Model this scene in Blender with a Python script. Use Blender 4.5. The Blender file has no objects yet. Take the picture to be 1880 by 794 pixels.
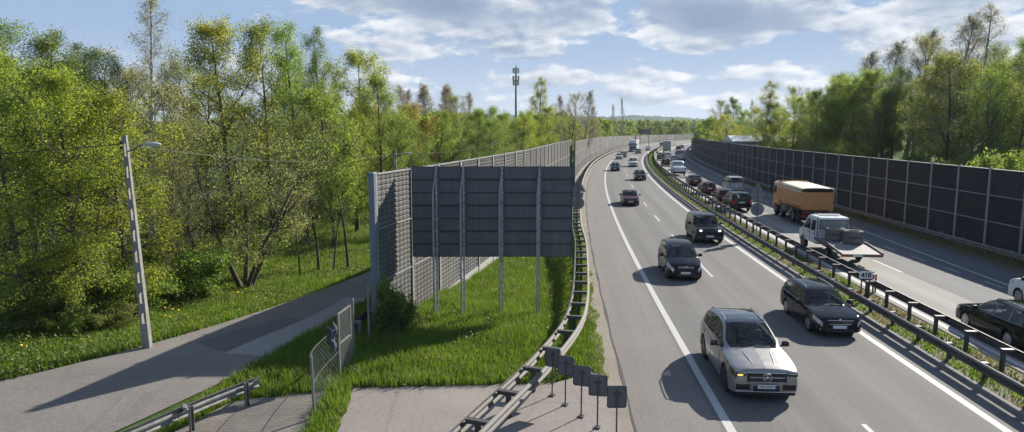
import bpy, bmesh, math, random
import numpy as np
from mathutils import Vector, Matrix
random.seed(7); RNG = np.random.default_rng(7)
PI = math.pi
scene = bpy.context.scene
COL = scene.collection

# ------------------------------------------------------------------ helpers
class MB:
    """collects quads, boxes, bars, tubes; build() links them as one mesh object"""
    def __init__(s): s.v = []; s.f = []; s.m = []; s.uv = {}
    def add(s, vs, fs, mi=0):
        b = len(s.v); s.v.extend([tuple(p) for p in vs])
        for f in fs: s.f.append(tuple(i + b for i in f)); s.m.append(mi)
    def box(s, c, d, rz=0, mi=0, M=None):
        x, y, z = d[0]/2, d[1]/2, d[2]/2
        vs = [(-x,-y,-z),(x,-y,-z),(x,y,-z),(-x,y,-z),(-x,-y,z),(x,-y,z),(x,y,z),(-x,y,z)]
        if M is not None: vs = [M @ Vector(p) for p in vs]
        elif rz:
            c_, s_ = math.cos(rz), math.sin(rz); vs = [(a*c_-b*s_, a*s_+b*c_, h) for a,b,h in vs]
        s.add([(p[0]+c[0], p[1]+c[1], p[2]+c[2]) for p in vs],
              [(0,3,2,1),(4,5,6,7),(0,1,5,4),(1,2,6,5),(2,3,7,6),(3,0,4,7)], mi)
    def bbox(s, c, d, bev=.02, rz=0, mi=0):
        """box with chamfered edges"""
        x, y, z = d[0]/2, d[1]/2, d[2]/2; b = min(bev, x*.49, y*.49, z*.49)
        rings = [(x-b,y-b,-z),(x,y,-z+b),(x,y,z-b),(x-b,y-b,z)]
        vs = []
        for (X,Y,Z) in rings:
            cb = b if X == x else b*.6
            for (p,q) in [(X-cb,-Y),(X,-Y+cb),(X,Y-cb),(X-cb,Y),(-X+cb,Y),(-X,Y-cb),(-X,-Y+cb),(-X+cb,-Y)]:
                vs.append((p,q,Z))
        c_, s_ = math.cos(rz), math.sin(rz)
        vs = [(a*c_-e*s_+c[0], a*s_+e*c_+c[1], h+c[2]) for a,e,h in vs]
        fs = [tuple(reversed(range(8))), tuple(range(24,32))]
        for k in range(3):
            for i in range(8): fs.append((k*8+i, k*8+(i+1)%8, (k+1)*8+(i+1)%8, (k+1)*8+i))
        s.add(vs, fs, mi)
    def bar(s, a, b, w, h=None, mi=0, up=(0,0,1)):
        a, b = Vector(a), Vector(b); h = h or w
        d = (b-a); L = d.length
        if L < 1e-6: return
        d.normalize(); u = Vector(up)
        if abs(d.dot(u)) > .98: u = Vector((0,1,0))
        r = d.cross(u).normalized(); u = r.cross(d).normalized()
        vs = []
        for p in (a, b):
            for (i, j) in ((-1,-1),(1,-1),(1,1),(-1,1)): vs.append(p + r*(w/2*i) + u*(h/2*j))
        s.add(vs, [(3,2,1,0),(4,5,6,7),(0,1,5,4),(1,2,6,5),(2,3,7,6),(3,0,4,7)], mi)
    def tube(s, pts, r, n=6, mi=0, cap=True):
        pts = [Vector(p) for p in pts]; k = len(pts)
        rs = r if isinstance(r, (list, tuple, np.ndarray)) else [r]*k
        vs = []; ref = None
        for i, p in enumerate(pts):
            d = (pts[min(i+1,k-1)] - pts[max(i-1,0)])
            d = d.normalized() if d.length > 1e-9 else Vector((0,0,1))
            if ref is None:
                ref = d.orthogonal().normalized()
            a = (ref - d*ref.dot(d));  a = a.normalized() if a.length > 1e-6 else d.orthogonal().normalized()
            ref = a; b = d.cross(a)
            for j in range(n):
                t = 2*PI*j/n; vs.append(p + (a*math.cos(t) + b*math.sin(t))*rs[i])
        fs = []
        for i in range(k-1):
            for j in range(n): fs.append((i*n+j, i*n+(j+1)%n, (i+1)*n+(j+1)%n, (i+1)*n+j))
        if cap: fs.append(tuple(reversed(range(n)))); fs.append(tuple(range((k-1)*n, k*n)))
        s.add(vs, fs, mi)
    def lathe(s, prof, axis='x', n=20, c=(0,0,0), mi=0):
        """prof list of (r, a) along axis"""
        vs = []
        for r, a in prof:
            for j in range(n):
                t = 2*PI*j/n; p, q = r*math.cos(t), r*math.sin(t)
                v = (a,p,q) if axis == 'x' else ((p,a,q) if axis == 'y' else (p,q,a))
                vs.append((v[0]+c[0], v[1]+c[1], v[2]+c[2]))
        fs = []
        for i in range(len(prof)-1):
            for j in range(n): fs.append((i*n+j, i*n+(j+1)%n, (i+1)*n+(j+1)%n, (i+1)*n+j))
        fs.append(tuple(reversed(range(n)))); fs.append(tuple(range((len(prof)-1)*n, len(prof)*n)))
        s.add(vs, fs, mi)
    def mesh(s, name, mats, smooth=None):
        me = bpy.data.meshes.new(name)
        me.from_pydata(s.v, [], s.f)
        for m in (mats if isinstance(mats, (list, tuple)) else [mats]): me.materials.append(m)
        if len(me.polygons) == len(s.m): me.polygons.foreach_set('material_index', s.m)
        bm = bmesh.new(); bm.from_mesh(me); bmesh.ops.recalc_face_normals(bm, faces=bm.faces); bm.to_mesh(me); bm.free()
        if smooth is not None:
            me.polygons.foreach_set('use_smooth', [True]*len(me.polygons))
            me.set_sharp_from_angle(angle=math.radians(smooth))
        me.update(); return me
    def build(s, name, mats, parent=None, smooth=None):
        return link(name, s.mesh(name, mats, smooth), parent)

def link(name, me, parent=None, loc=None, rz=None):
    o = bpy.data.objects.new(name, me); COL.objects.link(o)
    if parent is not None: o.parent = parent
    if loc is not None: o.location = loc
    if rz is not None: o.rotation_euler = (0,0,rz)
    return o
def empty(name, loc=(0,0,0), rz=0, label=None, cat=None, group=None):
    o = bpy.data.objects.new(name, None); COL.objects.link(o); o.location = loc; o.rotation_euler = (0,0,rz)
    o.empty_display_size = .2
    if label: tag(o, label, cat, group)
    return o
def tag(o, label=None, cat=None, group=None, kind=None):
    if label: o['label'] = label
    if cat: o['category'] = cat
    if group: o['group'] = group
    if kind: o['kind'] = kind
    return o
KIDS = {}
def copy_tree(o, parent=None):
    c = o.copy(); COL.objects.link(c)
    if parent is not None: c.parent = parent
    for ch in list(o.children): copy_tree(ch, c)
    return c

# ------------------------------------------------------------------ materials
def new_mat(name):
    m = bpy.data.materials.new(name); m.use_nodes = True
    nt = m.node_tree; b = nt.nodes['Principled BSDF']
    return m, nt, b
def N(nt, typ, **kw):
    n = nt.nodes.new(typ)
    for k, v in kw.items():
        if k.startswith('i_'):
            key = k[2:]; key = int(key) if key.isdigit() else key
            n.inputs[key].default_value = v
        else: setattr(n, k, v)
    return n
def L(nt, a, b): nt.links.new(a, b)
def ramp(nt, fac, stops):
    r = nt.nodes.new('ShaderNodeValToRGB'); e = r.color_ramp.elements
    while len(e) < len(stops): e.new(.5)
    for i, (p, c) in enumerate(stops):
        e[i].position = p; e[i].color = (*c, 1) if len(c) == 3 else c
    L(nt, fac, r.inputs[0]); return r.outputs[0]
def mix(nt, fac, a, b, mode='MIX'):
    m = nt.nodes.new('ShaderNodeMix'); m.data_type = 'RGBA'; m.blend_type = mode
    for sock, v in ((m.inputs[0], fac), (m.inputs[6], a), (m.inputs[7], b)):
        if hasattr(v, 'is_linked') or hasattr(v, 'links'): L(nt, v, sock)
        elif isinstance(v, (int, float)): sock.default_value = v
        else: sock.default_value = (*v, 1) if len(v) == 3 else v
    return m.outputs[2]
def math_(nt, op, a, b=None, c=None, clamp=False):
    m = nt.nodes.new('ShaderNodeMath'); m.operation = op; m.use_clamp = clamp
    for i, v in enumerate((a, b, c)):
        if v is None: continue
        if isinstance(v, (int, float)): m.inputs[i].default_value = v
        else: L(nt, v, m.inputs[i])
    return m.outputs[0]
def noise(nt, vec, scale, detail=4, rough=.55, dim='3D'):
    n = nt.nodes.new('ShaderNodeTexNoise'); n.noise_dimensions = dim
    n.inputs['Scale'].default_value = scale; n.inputs['Detail'].default_value = detail; n.inputs['Roughness'].default_value = rough
    if vec is not None: L(nt, vec, n.inputs['Vector'])
    return n.outputs['Fac']
def coords(nt, kind='Object'):
    return nt.nodes.new('ShaderNodeTexCoord').outputs[kind]
def worldpos(nt): return nt.nodes.new('ShaderNodeNewGeometry').outputs['Position']
def scaled(nt, vec, s):
    m = nt.nodes.new('ShaderNodeMapping'); m.inputs['Scale'].default_value = s; L(nt, vec, m.inputs['Vector']); return m.outputs[0]
def bump(nt, b, h, strength=.3, dist=.02):
    n = nt.nodes.new('ShaderNodeBump'); n.inputs['Strength'].default_value = strength; n.inputs['Distance'].default_value = dist
    L(nt, h, n.inputs['Height']); L(nt, n.outputs[0], b.inputs['Normal'])

def simple(name, col, rough=.5, metal=0, var=0, scale=3, coat=0, spec=None, bmp=0):
    m, nt, b = new_mat(name)
    b.inputs['Roughness'].default_value = rough; b.inputs['Metallic'].default_value = metal
    b.inputs['Coat Weight'].default_value = coat; b.inputs['Coat Roughness'].default_value = .03
    if spec is not None: b.inputs['Specular IOR Level'].default_value = spec
    if var:
        n = noise(nt, coords(nt), scale, 5, .6)
        c = ramp(nt, n, [(.3, tuple(x*(1-var) for x in col)), (.7, tuple(min(1, x*(1+var)) for x in col))])
        L(nt, c, b.inputs['Base Color'])
        r = math_(nt, 'MULTIPLY_ADD', n, .3, rough-.15, clamp=True); L(nt, r, b.inputs['Roughness'])
        if bmp: bump(nt, b, n, bmp, .01)
    else: b.inputs['Base Color'].default_value = (*col, 1)
    return m

def asphalt(name, base, grain=.5, streak=.25, patch=.15, crack=.0, tracks=0, tint=None, rough=.85):
    """uses UV: u = metres across, v = metres along"""
    m, nt, b = new_mat(name); uv = coords(nt, 'UV'); pos = worldpos(nt)
    g1 = noise(nt, pos, 26, 3, .75); g2 = noise(nt, pos, 11, 3, .6)
    st = noise(nt, scaled(nt, uv, (1.6, .02, 1)), 1.0, 4, .6)
    st2 = noise(nt, scaled(nt, uv, (5.0, .05, 1)), 1.0, 3, .6)
    pt = noise(nt, pos, .35, 5, .6)
    val = math_(nt, 'MULTIPLY_ADD', math_(nt, 'SUBTRACT', g1, .5), grain*2, 1.0)
    val = math_(nt, 'MULTIPLY_ADD', math_(nt, 'SUBTRACT', g2, .5), grain*1.5, val)
    val = math_(nt, 'MULTIPLY_ADD', math_(nt, 'SUBTRACT', st, .5), streak*2, val)
    val = math_(nt, 'MULTIPLY_ADD', math_(nt, 'SUBTRACT', st2, .5), streak, val)
    val = math_(nt, 'MULTIPLY_ADD', math_(nt, 'SUBTRACT', pt, .5), patch*2, val)
    if tracks:
        sep = nt.nodes.new('ShaderNodeSeparateXYZ'); L(nt, uv, sep.inputs[0])
        c_ = math_(nt, 'COSINE', math_(nt, 'MULTIPLY_ADD', sep.outputs[0], 2*PI/1.83, tracks))
        wv = noise(nt, scaled(nt, uv, (.5, .012, 1)), 1.0, 3, .6)
        val = math_(nt, 'MULTIPLY_ADD', math_(nt, 'MULTIPLY', c_, wv), -.16, val)
        oil = noise(nt, scaled(nt, uv, (2.2, .35, 1)), 1.0, 5, .7)
        val = math_(nt, 'MULTIPLY', val, math_(nt, 'MULTIPLY_ADD', math_(nt, 'GREATER_THAN', oil, .70), -.16, 1.0))
    if crack:
        v = nt.nodes.new('ShaderNodeTexVoronoi'); v.feature = 'DISTANCE_TO_EDGE'; v.inputs['Scale'].default_value = .45
        dist = mix(nt, .25, pos, nt.nodes.new('ShaderNodeTexNoise').outputs['Color'])
        L(nt, dist, v.inputs['Vector'])
        ck = math_(nt, 'GREATER_THAN', v.outputs[0], .012)
        ck = math_(nt, 'MULTIPLY_ADD', ck, crack, 1-crack)
        val = math_(nt, 'MULTIPLY', val, ck)
    vm = nt.nodes.new('ShaderNodeVectorMath'); vm.operation = 'SCALE'; vm.inputs[0].default_value = base; L(nt, val, vm.inputs['Scale'])
    L(nt, vm.outputs[0], b.inputs['Base Color']); b.inputs['Roughness'].default_value = rough
    b.inputs['Specular IOR Level'].default_value = .35
    bump(nt, b, g1, .35, .01)
    return m

M = {}
M['asph_left'] = asphalt('asphalt_worn', (.134,.130,.124), streak=.34, tracks=3.2)
M['asph_shoulder'] = asphalt('asphalt_shoulder', (.180,.164,.150), streak=.18, patch=.2)
M['asph_light'] = asphalt('concrete_lane', (.235,.225,.21), streak=.26, tracks=2.0)
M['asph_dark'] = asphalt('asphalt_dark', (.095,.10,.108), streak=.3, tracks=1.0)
M['asph_service'] = asphalt('asphalt_service', (.182,.166,.152), streak=.06, patch=.3, crack=.10)
M['asph_patch_dark'] = asphalt('asphalt_patch_dark', (.13,.125,.12), streak=.1)
M['asph_patch_light'] = asphalt('asphalt_patch_light', (.27,.255,.24), streak=.06)
M['apron'] = asphalt('apron_concrete', (.245,.216,.196), streak=.1, patch=.35, crack=.12)
M['sand'] = asphalt('sandy_verge', (.235,.205,.165), grain=.5, streak=.1, patch=.4)
M['kerb'] = simple('kerb_concrete', (.20,.185,.17), .9, var=.25, scale=2.5, bmp=.2)
M['concrete'] = simple('concrete', (.36,.35,.33), .85, var=.2, scale=4, bmp=.2)
M['pole_concrete'] = simple('pole_concrete', (.235,.228,.215), .85, var=.25, scale=6, bmp=.2)

def paint_line():
    m, nt, b = new_mat('road_paint'); pos = worldpos(nt)
    n = noise(nt, pos, 9, 6, .7); n2 = noise(nt, pos, 40, 2)
    f = math_(nt, 'MULTIPLY_ADD', n2, .35, n)
    c = ramp(nt, f, [(.36, (.23,.225,.215)), (.5, (.41,.40,.39)), (.8, (.49,.48,.465))])
    L(nt, c, b.inputs['Base Color']); b.inputs['Roughness'].default_value = .7
    return m
M['line'] = paint_line()
def line_faded():
    m, nt, b = new_mat('road_paint_faded'); n = noise(nt, worldpos(nt), 7, 6, .75)
    L(nt, ramp(nt, n, [(.38, (.16,.16,.16)), (.6, (.40,.40,.39))]), b.inputs['Base Color']); b.inputs['Roughness'].default_value = .8
    return m
M['line_faded'] = line_faded()
def pavers():
    m, nt, b = new_mat('concrete_pavers'); pos = worldpos(nt)
    br = nt.nodes.new('ShaderNodeTexBrick'); L(nt, pos, br.inputs['Vector']); br.inputs['Scale'].default_value = 1
    br.inputs['Brick Width'].default_value = .2; br.inputs['Row Height'].default_value = .1; br.inputs['Mortar Size'].default_value = .008
    br.inputs['Color1'].default_value = (.225,.2,.18,1); br.inputs['Color2'].default_value = (.17,.155,.14,1); br.inputs['Mortar'].default_value = (.09,.085,.07,1)
    n = noise(nt, pos, .9, 6, .65)
    L(nt, mix(nt, 1, br.outputs['Color'], ramp(nt, n, [(.3,(.75,.73,.7)),(.7,(1.1,1.08,1.05))]), 'MULTIPLY'), b.inputs['Base Color'])
    b.inputs['Roughness'].default_value = .9; bump(nt, b, br.outputs['Fac'], -.3, .01)
    return m
M['pavers'] = pavers()
def ground_mat():
    m, nt, b = new_mat('earth_and_grass'); pos = worldpos(nt)
    n1 = noise(nt, pos, .25, 6, .6); n2 = noise(nt, pos, 3.0, 5, .65); n3 = noise(nt, pos, 14, 3, .7)
    c1 = ramp(nt, n2, [(.3,(.022,.045,.009)), (.5,(.05,.10,.016)), (.72,(.09,.15,.025))])
    c2 = ramp(nt, n3, [(.3,(.03,.05,.012)), (.7,(.075,.115,.025))])
    c = mix(nt, .5, c1, c2)
    c = mix(nt, ramp(nt, n1, [(.56,(0,0,0)), (.72,(.55,.55,.55))]), c, (.085,.085,.035))
    L(nt, c, b.inputs['Base Color']); b.inputs['Roughness'].default_value = .95; b.inputs['Specular IOR Level'].default_value = .1
    bump(nt, b, n3, .6, .06)
    return m
M['ground'] = ground_mat()
M['median_soil'] = asphalt('median_soil', (.085,.075,.045), grain=.7, streak=.3, patch=.5)
def blade_mat(name, cols, trans=.35, hue=.03):
    m, nt, b = new_mat(name)
    g = nt.nodes.new('ShaderNodeNewGeometry'); rnd = g.outputs['Random Per Island']
    big = noise(nt, g.outputs['Position'], .6, 4, .6)
    f = math_(nt, 'ADD', math_(nt, 'MULTIPLY', rnd, .6), math_(nt, 'MULTIPLY_ADD', big, 1.0, -.3), clamp=True)
    c = ramp(nt, f, cols)
    L(nt, c, b.inputs['Base Color']); b.inputs['Roughness'].default_value = .55; b.inputs['Specular IOR Level'].default_value = .3
    t = nt.nodes.new('ShaderNodeBsdfTranslucent'); L(nt, mix(nt, 1, c, (1.5,1.6,.7), 'MULTIPLY'), t.inputs[0])
    mx = nt.nodes.new('ShaderNodeMixShader'); mx.inputs[0].default_value = trans
    L(nt, b.outputs[0], mx.inputs[1]); L(nt, t.outputs[0], mx.inputs[2]); L(nt, mx.outputs[0], nt.nodes['Material Output'].inputs[0])
    return m
M['grass'] = blade_mat('grass_blades', [(.1,(.07,.12,.018)), (.45,(.13,.205,.028)), (.8,(.20,.27,.045)), (1,(.27,.29,.08))])
M['weed'] = blade_mat('weed_leaves', [(.1,(.075,.105,.03)), (.5,(.14,.185,.045)), (.9,(.22,.26,.07))])
M['dry'] = blade_mat('dry_grass', [(.1,(.13,.11,.045)), (.5,(.20,.17,.065)), (1,(.12,.16,.04))])
M['dandelion'] = simple('dandelion_yellow', (.75,.5,.02), .6)
def leaf_mat():
    """foliage: colour of the tree comes from the object's own colour"""
    m, nt, b = new_mat('tree_leaves')
    g = nt.nodes.new('ShaderNodeNewGeometry'); oi = nt.nodes.new('ShaderNodeObjectInfo')
    r = ramp(nt, g.outputs['Random Per Island'], [(0,(.55,.6,.55)), (.5,(1,1,1)), (1,(1.45,1.35,1.1))])
    n = noise(nt, g.outputs['Position'], .45, 3, .6)
    r2 = ramp(nt, n, [(.3,(.78,.84,.9)), (.7,(1.22,1.12,1.0))])
    c = mix(nt, 1, mix(nt, 1, oi.outputs['Color'], r, 'MULTIPLY'), r2, 'MULTIPLY')
    L(nt, c, b.inputs['Base Color']); b.inputs['Roughness'].default_value = .5; b.inputs['Specular IOR Level'].default_value = .35
    t = nt.nodes.new('ShaderNodeBsdfTranslucent'); L(nt, mix(nt, 1, c, (1.4,1.55,.75), 'MULTIPLY'), t.inputs[0])
    mx = nt.nodes.new('ShaderNodeMixShader'); mx.inputs[0].default_value = .58
    L(nt, b.outputs[0], mx.inputs[1]); L(nt, t.outputs[0], mx.inputs[2]); L(nt, mx.outputs[0], nt.nodes['Material Output'].inputs[0])
    return m
M['leaf'] = leaf_mat()
M['bark'] = simple('bark', (.085,.07,.055), .9, var=.4, scale=3, bmp=.4)
M['bark_pale'] = simple('bark_pale', (.30,.275,.245), .85, var=.4, scale=3, bmp=.3)
M['steel'] = simple('galvanised_steel', (.235,.235,.23), .55, .45, var=.25, scale=5)
M['steel_dull'] = simple('weathered_steel', (.165,.155,.142), .75, .15, var=.3, scale=4)
M['steel_dark'] = simple('dark_weathered_steel', (.085,.082,.08), .6, .3, var=.3, scale=4)
M['post_blue'] = simple('blue_grey_post', (.15,.19,.235), .5, .2, var=.12, scale=2)
M['post_light'] = simple('light_grey_post', (.29,.29,.285), .7, .2, var=.15, scale=3)
def sign_back():
    m, nt, b = new_mat('sign_back_grey'); pos = worldpos(nt); st = noise(nt, scaled(nt, pos, (7, 7, .5)), 1.0, 6, .7); n = noise(nt, pos, 1.3, 5, .6)
    f = math_(nt, 'MULTIPLY_ADD', st, .6, math_(nt, 'MULTIPLY', n, .4))
    L(nt, ramp(nt, f, [(.35,(.088,.096,.107)), (.5,(.113,.122,.134)), (.68,(.145,.153,.163))]), b.inputs['Base Color']); b.inputs['Roughness'].default_value = .6; b.inputs['Metallic'].default_value = .25
    return m
M['sign_back'] = sign_back()
M['sign_back_pale'] = simple('sign_back_pale', (.20,.21,.23), .6, .2, var=.15, scale=3)
M['sign_strut'] = simple('sign_strut', (.34,.36,.38), .5, .5, var=.15, scale=4)
M['sign_rib'] = simple('sign_rib', (.05,.055,.062), .6, .2, var=.1, scale=3)
def panel_mat(name, lo, hi, rib):
    m, nt, b = new_mat(name); pos = worldpos(nt)
    n = noise(nt, pos, 1.2, 6, .65); n2 = noise(nt, pos, 14, 3, .6)
    f = math_(nt, 'MULTIPLY_ADD', n2, .4, math_(nt, 'MULTIPLY', n, .8))
    oi = nt.nodes.new('ShaderNodeObjectInfo'); stn = noise(nt, scaled(nt, pos, (5, 5, .35)), 1.0, 5, .65)
    tone = math_(nt, 'MULTIPLY', math_(nt, 'MULTIPLY_ADD', oi.outputs['Random'], .5, .75), math_(nt, 'MULTIPLY_ADD', stn, .9, .55))
    vm = nt.nodes.new('ShaderNodeVectorMath'); vm.operation = 'SCALE'; L(nt, ramp(nt, f, [(.3, lo), (.75, hi)]), vm.inputs[0]); L(nt, tone, vm.inputs['Scale'])
    L(nt, vm.outputs[0], b.inputs['Base Color'])
    b.inputs['Roughness'].default_value = .9; bump(nt, b, n2, .5, .02)
    return m
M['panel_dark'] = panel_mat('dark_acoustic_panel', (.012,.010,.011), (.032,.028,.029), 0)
M['panel_grey'] = panel_mat('grey_acoustic_panel', (.05,.05,.048), (.11,.108,.10), 0)
M['panel_pale'] = panel_mat('pale_acoustic_panel', (.085,.083,.078), (.165,.16,.15), 0)
M['rubber'] = simple('tyre_rubber', (.018,.018,.019), .8, var=.3, scale=9)
M['rubber_dusty'] = simple('dusty_rubber', (.17,.16,.148), .9, var=.35, scale=6)
M['alloy'] = simple('alloy_rim', (.55,.55,.56), .3, .9)
M['alloy_dark'] = simple('dark_rim', (.08,.08,.085), .35, .7)
M['plastic'] = simple('black_plastic', (.017,.017,.018), .55, var=.2, scale=6)
M['gloss_black'] = simple('gloss_black', (.008,.008,.009), .12, coat=.5)
M['chrome'] = simple('chrome_trim', (.72,.72,.73), .18, 1)
M['silver_trim'] = simple('satin_silver', (.6,.6,.6), .35, .9)
M['plate'] = simple('number_plate', (.72,.72,.70), .45, var=.05)
M['plate_blue'] = simple('plate_blue', (.02,.06,.35), .5)
M['ink'] = simple('black_ink', (.01,.01,.01), .6)
M['white_paint'] = simple('white_sign_paint', (.78,.78,.76), .5, var=.06, scale=6)
M['red_refl'] = simple('red_reflector', (.62,.02,.02), .35)
M['sheet'] = simple('pale_tarpaulin', (.62,.58,.48), .8, var=.15, scale=2, bmp=.3)
M['deck'] = simple('worn_truck_deck', (.24,.23,.212), .7, .1, var=.25, scale=5)
def glass_mat(name, base, rough=.03):
    m, nt, b = new_mat(name)
    n = noise(nt, coords(nt), 2.5, 4, .6)
    L(nt, ramp(nt, n, [(.35, tuple(x*.5 for x in base)), (.7, base)]), b.inputs['Base Color'])
    b.inputs['Roughness'].default_value = rough; b.inputs['IOR'].default_value = 1.52; b.inputs['Specular IOR Level'].default_value = .6
    b.inputs['Coat Weight'].default_value = .6; b.inputs['Coat Roughness'].default_value = .01
    return m
def cabin_glass():
    m, nt, b = new_mat('car_glass'); b.inputs['Base Color'].default_value = (.012,.014,.015,1); b.inputs['Roughness'].default_value = .02; b.inputs['IOR'].default_value = 1.55
    b.inputs['Coat Weight'].default_value = .5; b.inputs['Coat Roughness'].default_value = .01
    tr = nt.nodes.new('ShaderNodeBsdfTransparent'); tr.inputs[0].default_value = (.80,.87,.87,1)
    lw = nt.nodes.new('ShaderNodeLayerWeight'); lw.inputs[0].default_value = .35
    f = math_(nt, 'MULTIPLY_ADD', lw.outputs['Facing'], -.75, .78, clamp=True)
    mx = nt.nodes.new('ShaderNodeMixShader'); L(nt, f, mx.inputs[0]); L(nt, b.outputs[0], mx.inputs[1]); L(nt, tr.outputs[0], mx.inputs[2]); L(nt, mx.outputs[0], nt.nodes['Material Output'].inputs[0])
    return m
M['glass'] = cabin_glass()
M['seat'] = simple('seat_fabric', (.20,.19,.175), .9, var=.2, scale=6)
M['dash'] = simple('dashboard', (.085,.09,.092), .8, var=.2, scale=6)
M['glass_roof'] = glass_mat('panorama_glass', (.012,.018,.03))
M['lamp_glass'] = simple('headlamp_lens', (.55,.56,.58), .12, .35, coat=1)
M['lamp_dark'] = simple('headlamp_housing', (.05,.05,.055), .15, .2, coat=1)
M['tail'] = simple('tail_lamp', (.38,.008,.008), .2, coat=1)
M['tail_dark'] = simple('tail_lamp_smoked', (.16,.006,.008), .2, coat=1)
def emit(name, col, st):
    m, nt, b = new_mat(name); b.inputs['Base Color'].default_value = (*col,1)
    b.inputs['Emission Color'].default_value = (*col,1); b.inputs['Emission Strength'].default_value = st; return m
M['lamp_on'] = emit('lit_headlamp', (1,.97,.9), 2.2)
M['amber_on'] = emit('lit_amber_lamp', (1,.35,.06), 2.0)
M['tail_on'] = emit('lit_tail_lamp', (1,.03,.03), .9)
def paint_mat(name, metal, rough):
    m, nt, b = new_mat(name); oi = nt.nodes.new('ShaderNodeObjectInfo')
    n = noise(nt, coords(nt), 5, 5, .65)
    d = ramp(nt, n, [(.35,(.88,.87,.85)), (.7,(1.05,1.05,1.05))])
    L(nt, mix(nt, 1, oi.outputs['Color'], d, 'MULTIPLY'), b.inputs['Base Color'])
    b.inputs['Specular IOR Level'].default_value = 0
    b.inputs['Metallic'].default_value = metal; b.inputs['Coat Weight'].default_value = .7; b.inputs['Coat Roughness'].default_value = .02
    L(nt, math_(nt, 'MULTIPLY_ADD', n, .15, rough-.07), b.inputs['Roughness'])
    return m
M['paint'] = paint_mat('car_paint', 0, .35)
M['paint_metal'] = paint_mat('metallic_car_paint', .75, .38)

# ------------------------------------------------------------------ camera, light, sky
F_PX, PITCH, CAM_H = 1280.0, math.radians(7.2), 7.75
cam = bpy.data.cameras.new('camera'); co = bpy.data.objects.new('camera', cam); COL.objects.link(co)
cam.sensor_width = 36; cam.lens = 36*F_PX/1880; cam.clip_end = 20000; cam.clip_start = .1
co.location = (0,0,CAM_H); co.rotation_euler = (PI/2 - PITCH, 0, 0); scene.camera = co
SUN_AZ, SUN_EL = math.radians(43.8), math.radians(27.8)
sd = Vector((math.sin(SUN_AZ)*math.cos(SUN_EL), math.cos(SUN_AZ)*math.cos(SUN_EL), math.sin(SUN_EL)))
sl = bpy.data.lights.new('sun', 'SUN'); so = bpy.data.objects.new('sun', sl); COL.objects.link(so)
sl.energy = 5.0; sl.angle = math.radians(.55); sl.color = (1,.93,.82)
so.rotation_euler = sd.to_track_quat('Z', 'Y').to_euler()
SKY_STRENGTH = .10
EXPOSURE = .75
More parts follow.
